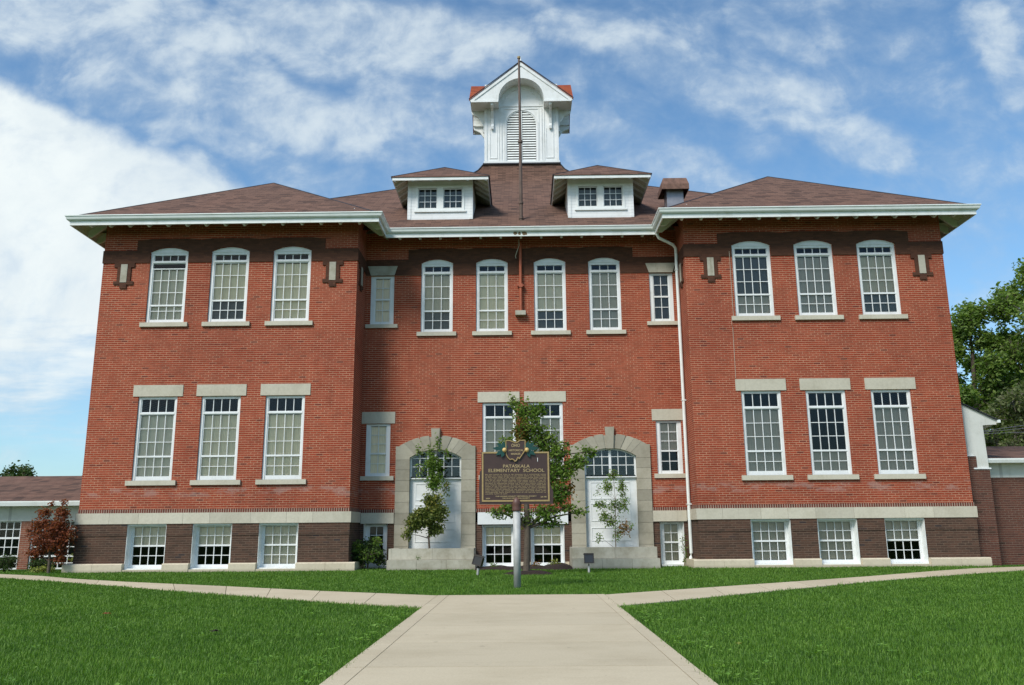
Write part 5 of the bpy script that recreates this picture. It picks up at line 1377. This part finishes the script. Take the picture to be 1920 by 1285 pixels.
# bush in the left inner corner
plant('corner_bush', 'rounded dark green bush in the corner beside the left stoop', 'bush', (-4.82, .72, 0),
      [(0, 0, -.02, .03), (0, 0, .3, .025), (0, 0, .6, .02)],
      [(-.2, 0, .42, .38, .35, .36, 800, 'leaf_dark'), (.3, 0, .42, .36, .35, .36, 800, 'leaf_dark'), (0, 0, .72, .42, .35, .28, 700, 'leaf_dark'), (.28, 0, .85, .2, .25, .18, 200, 'leaf_green'), (-.3, -.2, .72, .25, .2, .22, 240, 'leaf_green'), (.1, -.3, .5, .4, .2, .3, 260, 'leaf_green')],
      'leaf_dark', .075, seed=14, twig=.006, trunk_name='stem')
plant('climbing_seedling', 'slim upright seedling against the right basement corner window by the downspout', 'shrub', (5.0, 1.1, 0),
      [(0, 0, -.02, .008), (.0, 0, .4, .007), (-.03, 0, .95, .004)], [(-.03, 0, .75, .11, .08, .25, 60), (.03, 0, .35, .10, .08, .25, 60), (.12, 0, .55, .06, .05, .1, 14)], 'leaf_green', .06, barkm='stem', seed=15, twig=.003, trunk_name='stem', sub=5)
for (x, y, s, lab, ml) in ((.95, .6, 1., 'yellow-green tufted plant in the mulch under the right middle basement window', 'leaf_yellow'), (-.92, .5, .7, 'small green weed in the mulch under the left middle basement window', 'leaf_green'), (.42, .6, .8, 'small reddish plant in the mulch beside the young tree', 'leaf_orange'), (-3.2, .1, .45, 'tiny bright green weed sprouting from the left stoop ledge', 'leaf_bright')):
    z = .297 if x < -3 else .03
    plant('bedding_plant', lab, 'plant', (x, y, z), [(0, 0, -.03, .01), (0, 0, .1*s, .008)], [(0, 0, .13*s, .20*s, .14*s, .11*s, int(90*s))], ml, .07*s+.01, barkm='stem', seed=int(x*100) % 97, twig=.003, trunk_name='stem', sub=5)
# red-leaved tree at the left corner
plant('red_leaved_tree', 'small tree with rust-red leaves at the left corner of the school', 'tree', (-14.15, -.35, 0),
      [(0, 0, -.05, .05), (.0, 0, .35, .042), (-.04, 0, .8, .036), (.05, 0, 1.4, .025), (.2, 0, 1.9, .012)],
      [(-.15, 0, 1.0, .55, .45, .35, 1440), (.25, 0, .95, .42, .4, .38, 1080), (-.42, 0, .65, .28, .3, .2, 432), (.45, 0, 1.15, .3, .3, .25, 468), (-.35, 0, 1.45, .32, .3, .25, 684), (.1, 0, 1.4, .4, .35, .28, 900), (-.3, 0, 1.8, .22, .2, .16, 288), (.25, 0, 1.75, .22, .2, .25, 432), (.25, 0, 2.1, .08, .08, .12, 72), (-.12, 0, 2.05, .05, .05, .1, 36), (.35, 0, .5, .25, .25, .2, 288), (-.62, 0, 1.2, .2, .2, .15, 126)],
      'leaf_red', .075, seed=20, twig=.005)
def shrub(name, lab, x, y, r, h, ml, n, size=.06, seed=3, cat='bush'):
    plant(name, lab, cat, (x, y, 0), [(0, 0, -.02, .02), (0, 0, h*.5, .015)],
          [(random.uniform(-.4, .4)*r, random.uniform(-.3, .3)*r, h*random.uniform(.35, .6), r*.75, r*.7, h*.42, n//4) for _ in range(4)], ml, size, seed=seed, twig=.005, trunk_name='stem')
shrub('round_bush', 'round dark green bush in front of the annex pier, leftmost of the two', -16.3, 1.0, .46, .62, 'leaf_dark', 2000, .05, 31)
shrub('round_bush', 'dark green bush just left of the red-leaved tree trunk', -15.15, 1.0, .42, .46, 'leaf_dark', 1500, .05, 32)
shrub('low_bush', 'low pale green grassy shrub at the foot of the red-leaved tree', -14.75, .35, .45, .20, 'leaf_yellow', 500, .07, 33, 'shrub')
shrub('variegated_bush', 'cream and green variegated shrub behind the red-leaved tree', -13.98, .9, .26, .85, 'leaf_yellow', 500, .06, 34)
shrub('low_bush', 'thin yellow-green clump at the left picture edge by the annex', -17.3, .9, .4, .16, 'leaf_yellow', 300, .06, 35, 'shrub')

# background trees
def big_tree(name, lab, x, y, h, spread, ml, n, size, seed, bark='bark_pale', low=.25, group='trees behind the school'):
    rng = random.Random(seed); cl = []
    for k in range(22):
        f = low+(1-low)*(k+.5)/22
        rad = spread*sin(min(1, (1.08-f)/(1.08-low)*1.15)*pi/2)**.8*(.95 if f > .5 else .85)
        a = k*2.4+rng.uniform(-.4, .4); rr = rad*rng.uniform(.35, .85)
        s = spread*rng.uniform(.24, .40)*(1.1-f*.45)
        cl.append((cos(a)*rr, sin(a)*rr, f*h-s*.4, s, s, s*rng.uniform(.7, 1.1), n//22))
    cl.append((0, 0, h*.95, spread*.14, spread*.14, h*.06, n//60))
    return plant(name, lab, 'tree', (x, y, 0), [(0, 0, -.2, h*.016), (.1, 0, h*.3, h*.012), (-.1, .1, h*.55, h*.009), (.1, 0, h*.8, h*.007), (0, 0, h*.95, .03)], cl, ml, size, barkm=bark, group=group, seed=seed, twig=.02, sub=9, spread=1.3)
big_tree('broadleaf_tree', 'tall green tree behind the right wing, its crown touching the picture edge', 28.6, 20, 15.9, 4.8, 'leaf_tree', 23000, .25, 41)
big_tree('broadleaf_tree', 'narrower green tree close behind the right corner of the school', 25.3, 21, 13.6, 3.3, 'leaf_tree', 19000, .24, 42, bark='bark', low=.12)
big_tree('broadleaf_tree', 'pale olive tree low behind the white gable end', 24.3, 16, 7.9, 3.2, 'leaf_pale', 5000, .24, 43, low=.2)
big_tree('broadleaf_tree', 'bright green low tree behind the roof of the right brick wing', 25.6, 14, 6.3, 2.4, 'leaf_bright', 3600, .22, 44, low=.15)
big_tree('broadleaf_tree', 'dark shaded tree filling the gap behind the right link building', 30, 26, 10.5, 6.0, 'leaf_dark', 7000, .34, 45, bark='bark', low=.08)
big_tree('broadleaf_tree', 'rounded green tree showing above the left annex roof', -27.3, 20, 4.75, 2.0, 'leaf_dark', 5000, .17, 46, low=.55, group='trees beyond the annex')
big_tree('broadleaf_tree', 'tiny treetop showing above the annex roof next to the school', -23.6, 20, 4.42, .55, 'leaf_dark', 500, .14, 47, low=.5, group='trees beyond the annex')

# utility pole with wires
U_ = thing('utility_pole', 'wooden utility pole crossarm with thin wires running right behind the school', 'utility pole', (19.2, 12, 0))
p = MB(); p.tube([(0, 0, -.2), (0, 0, 5.9)], [.14, .10], 10); p.build('pole', M['bark'], U_)
p = MB(); p.box(-.3, 1.1, -.06, .06, 5.10, 5.24); p.build('crossarm', M['bark_pale'], U_)
for k, (z0, z1) in enumerate(((5.26, 6.3), (5.24, 5.9), (5.2, 5.45))):
    p = MB(); p.tube([(.9+.06*k, 0, z0), (4, .2, z0+(z1-z0)*.40), (9, .4, z1)], .010, 5); p.build('wire', M['galv'], U_)

# fallen leaves on the lawn
def fallen(x, y, lab, m_, s):
    rng = random.Random(int(x*77)); mb = MB()
    n_ = len(mb.v); a = rng.uniform(0, 6)
    pts = []
    for k in range(10):
        r = s*(1. if k % 2 == 0 else .55); q = a+2*pi*k/10
        pts.append((r*cos(q), r*sin(q), .055+.012*sin(k*2.1)))
    mb.add([(0, 0, .05)]+pts, [(0, 1+k, 1+(k+1) % 10) for k in range(10)])
    tag(mb.build('fallen_leaf', M[m_], loc=(x, y, 0)), lab, 'leaf', 'fallen leaves on the lawn')
fallen(-3.55, -16.2, 'dark curled leaf lying on the left lawn near the walk', 'mulch', .07)
fallen(-5.9, -13.9, 'brown leaf on the left lawn, far from the walk', 'leaf_red', .07)
fallen(7.35, -15.2, 'orange-red leaf lying on the right lawn', 'leaf_orange', .06)
fallen(2.1, -17.6, 'small yellow leaf at the edge of the right lawn', 'leaf_yellow', .045)
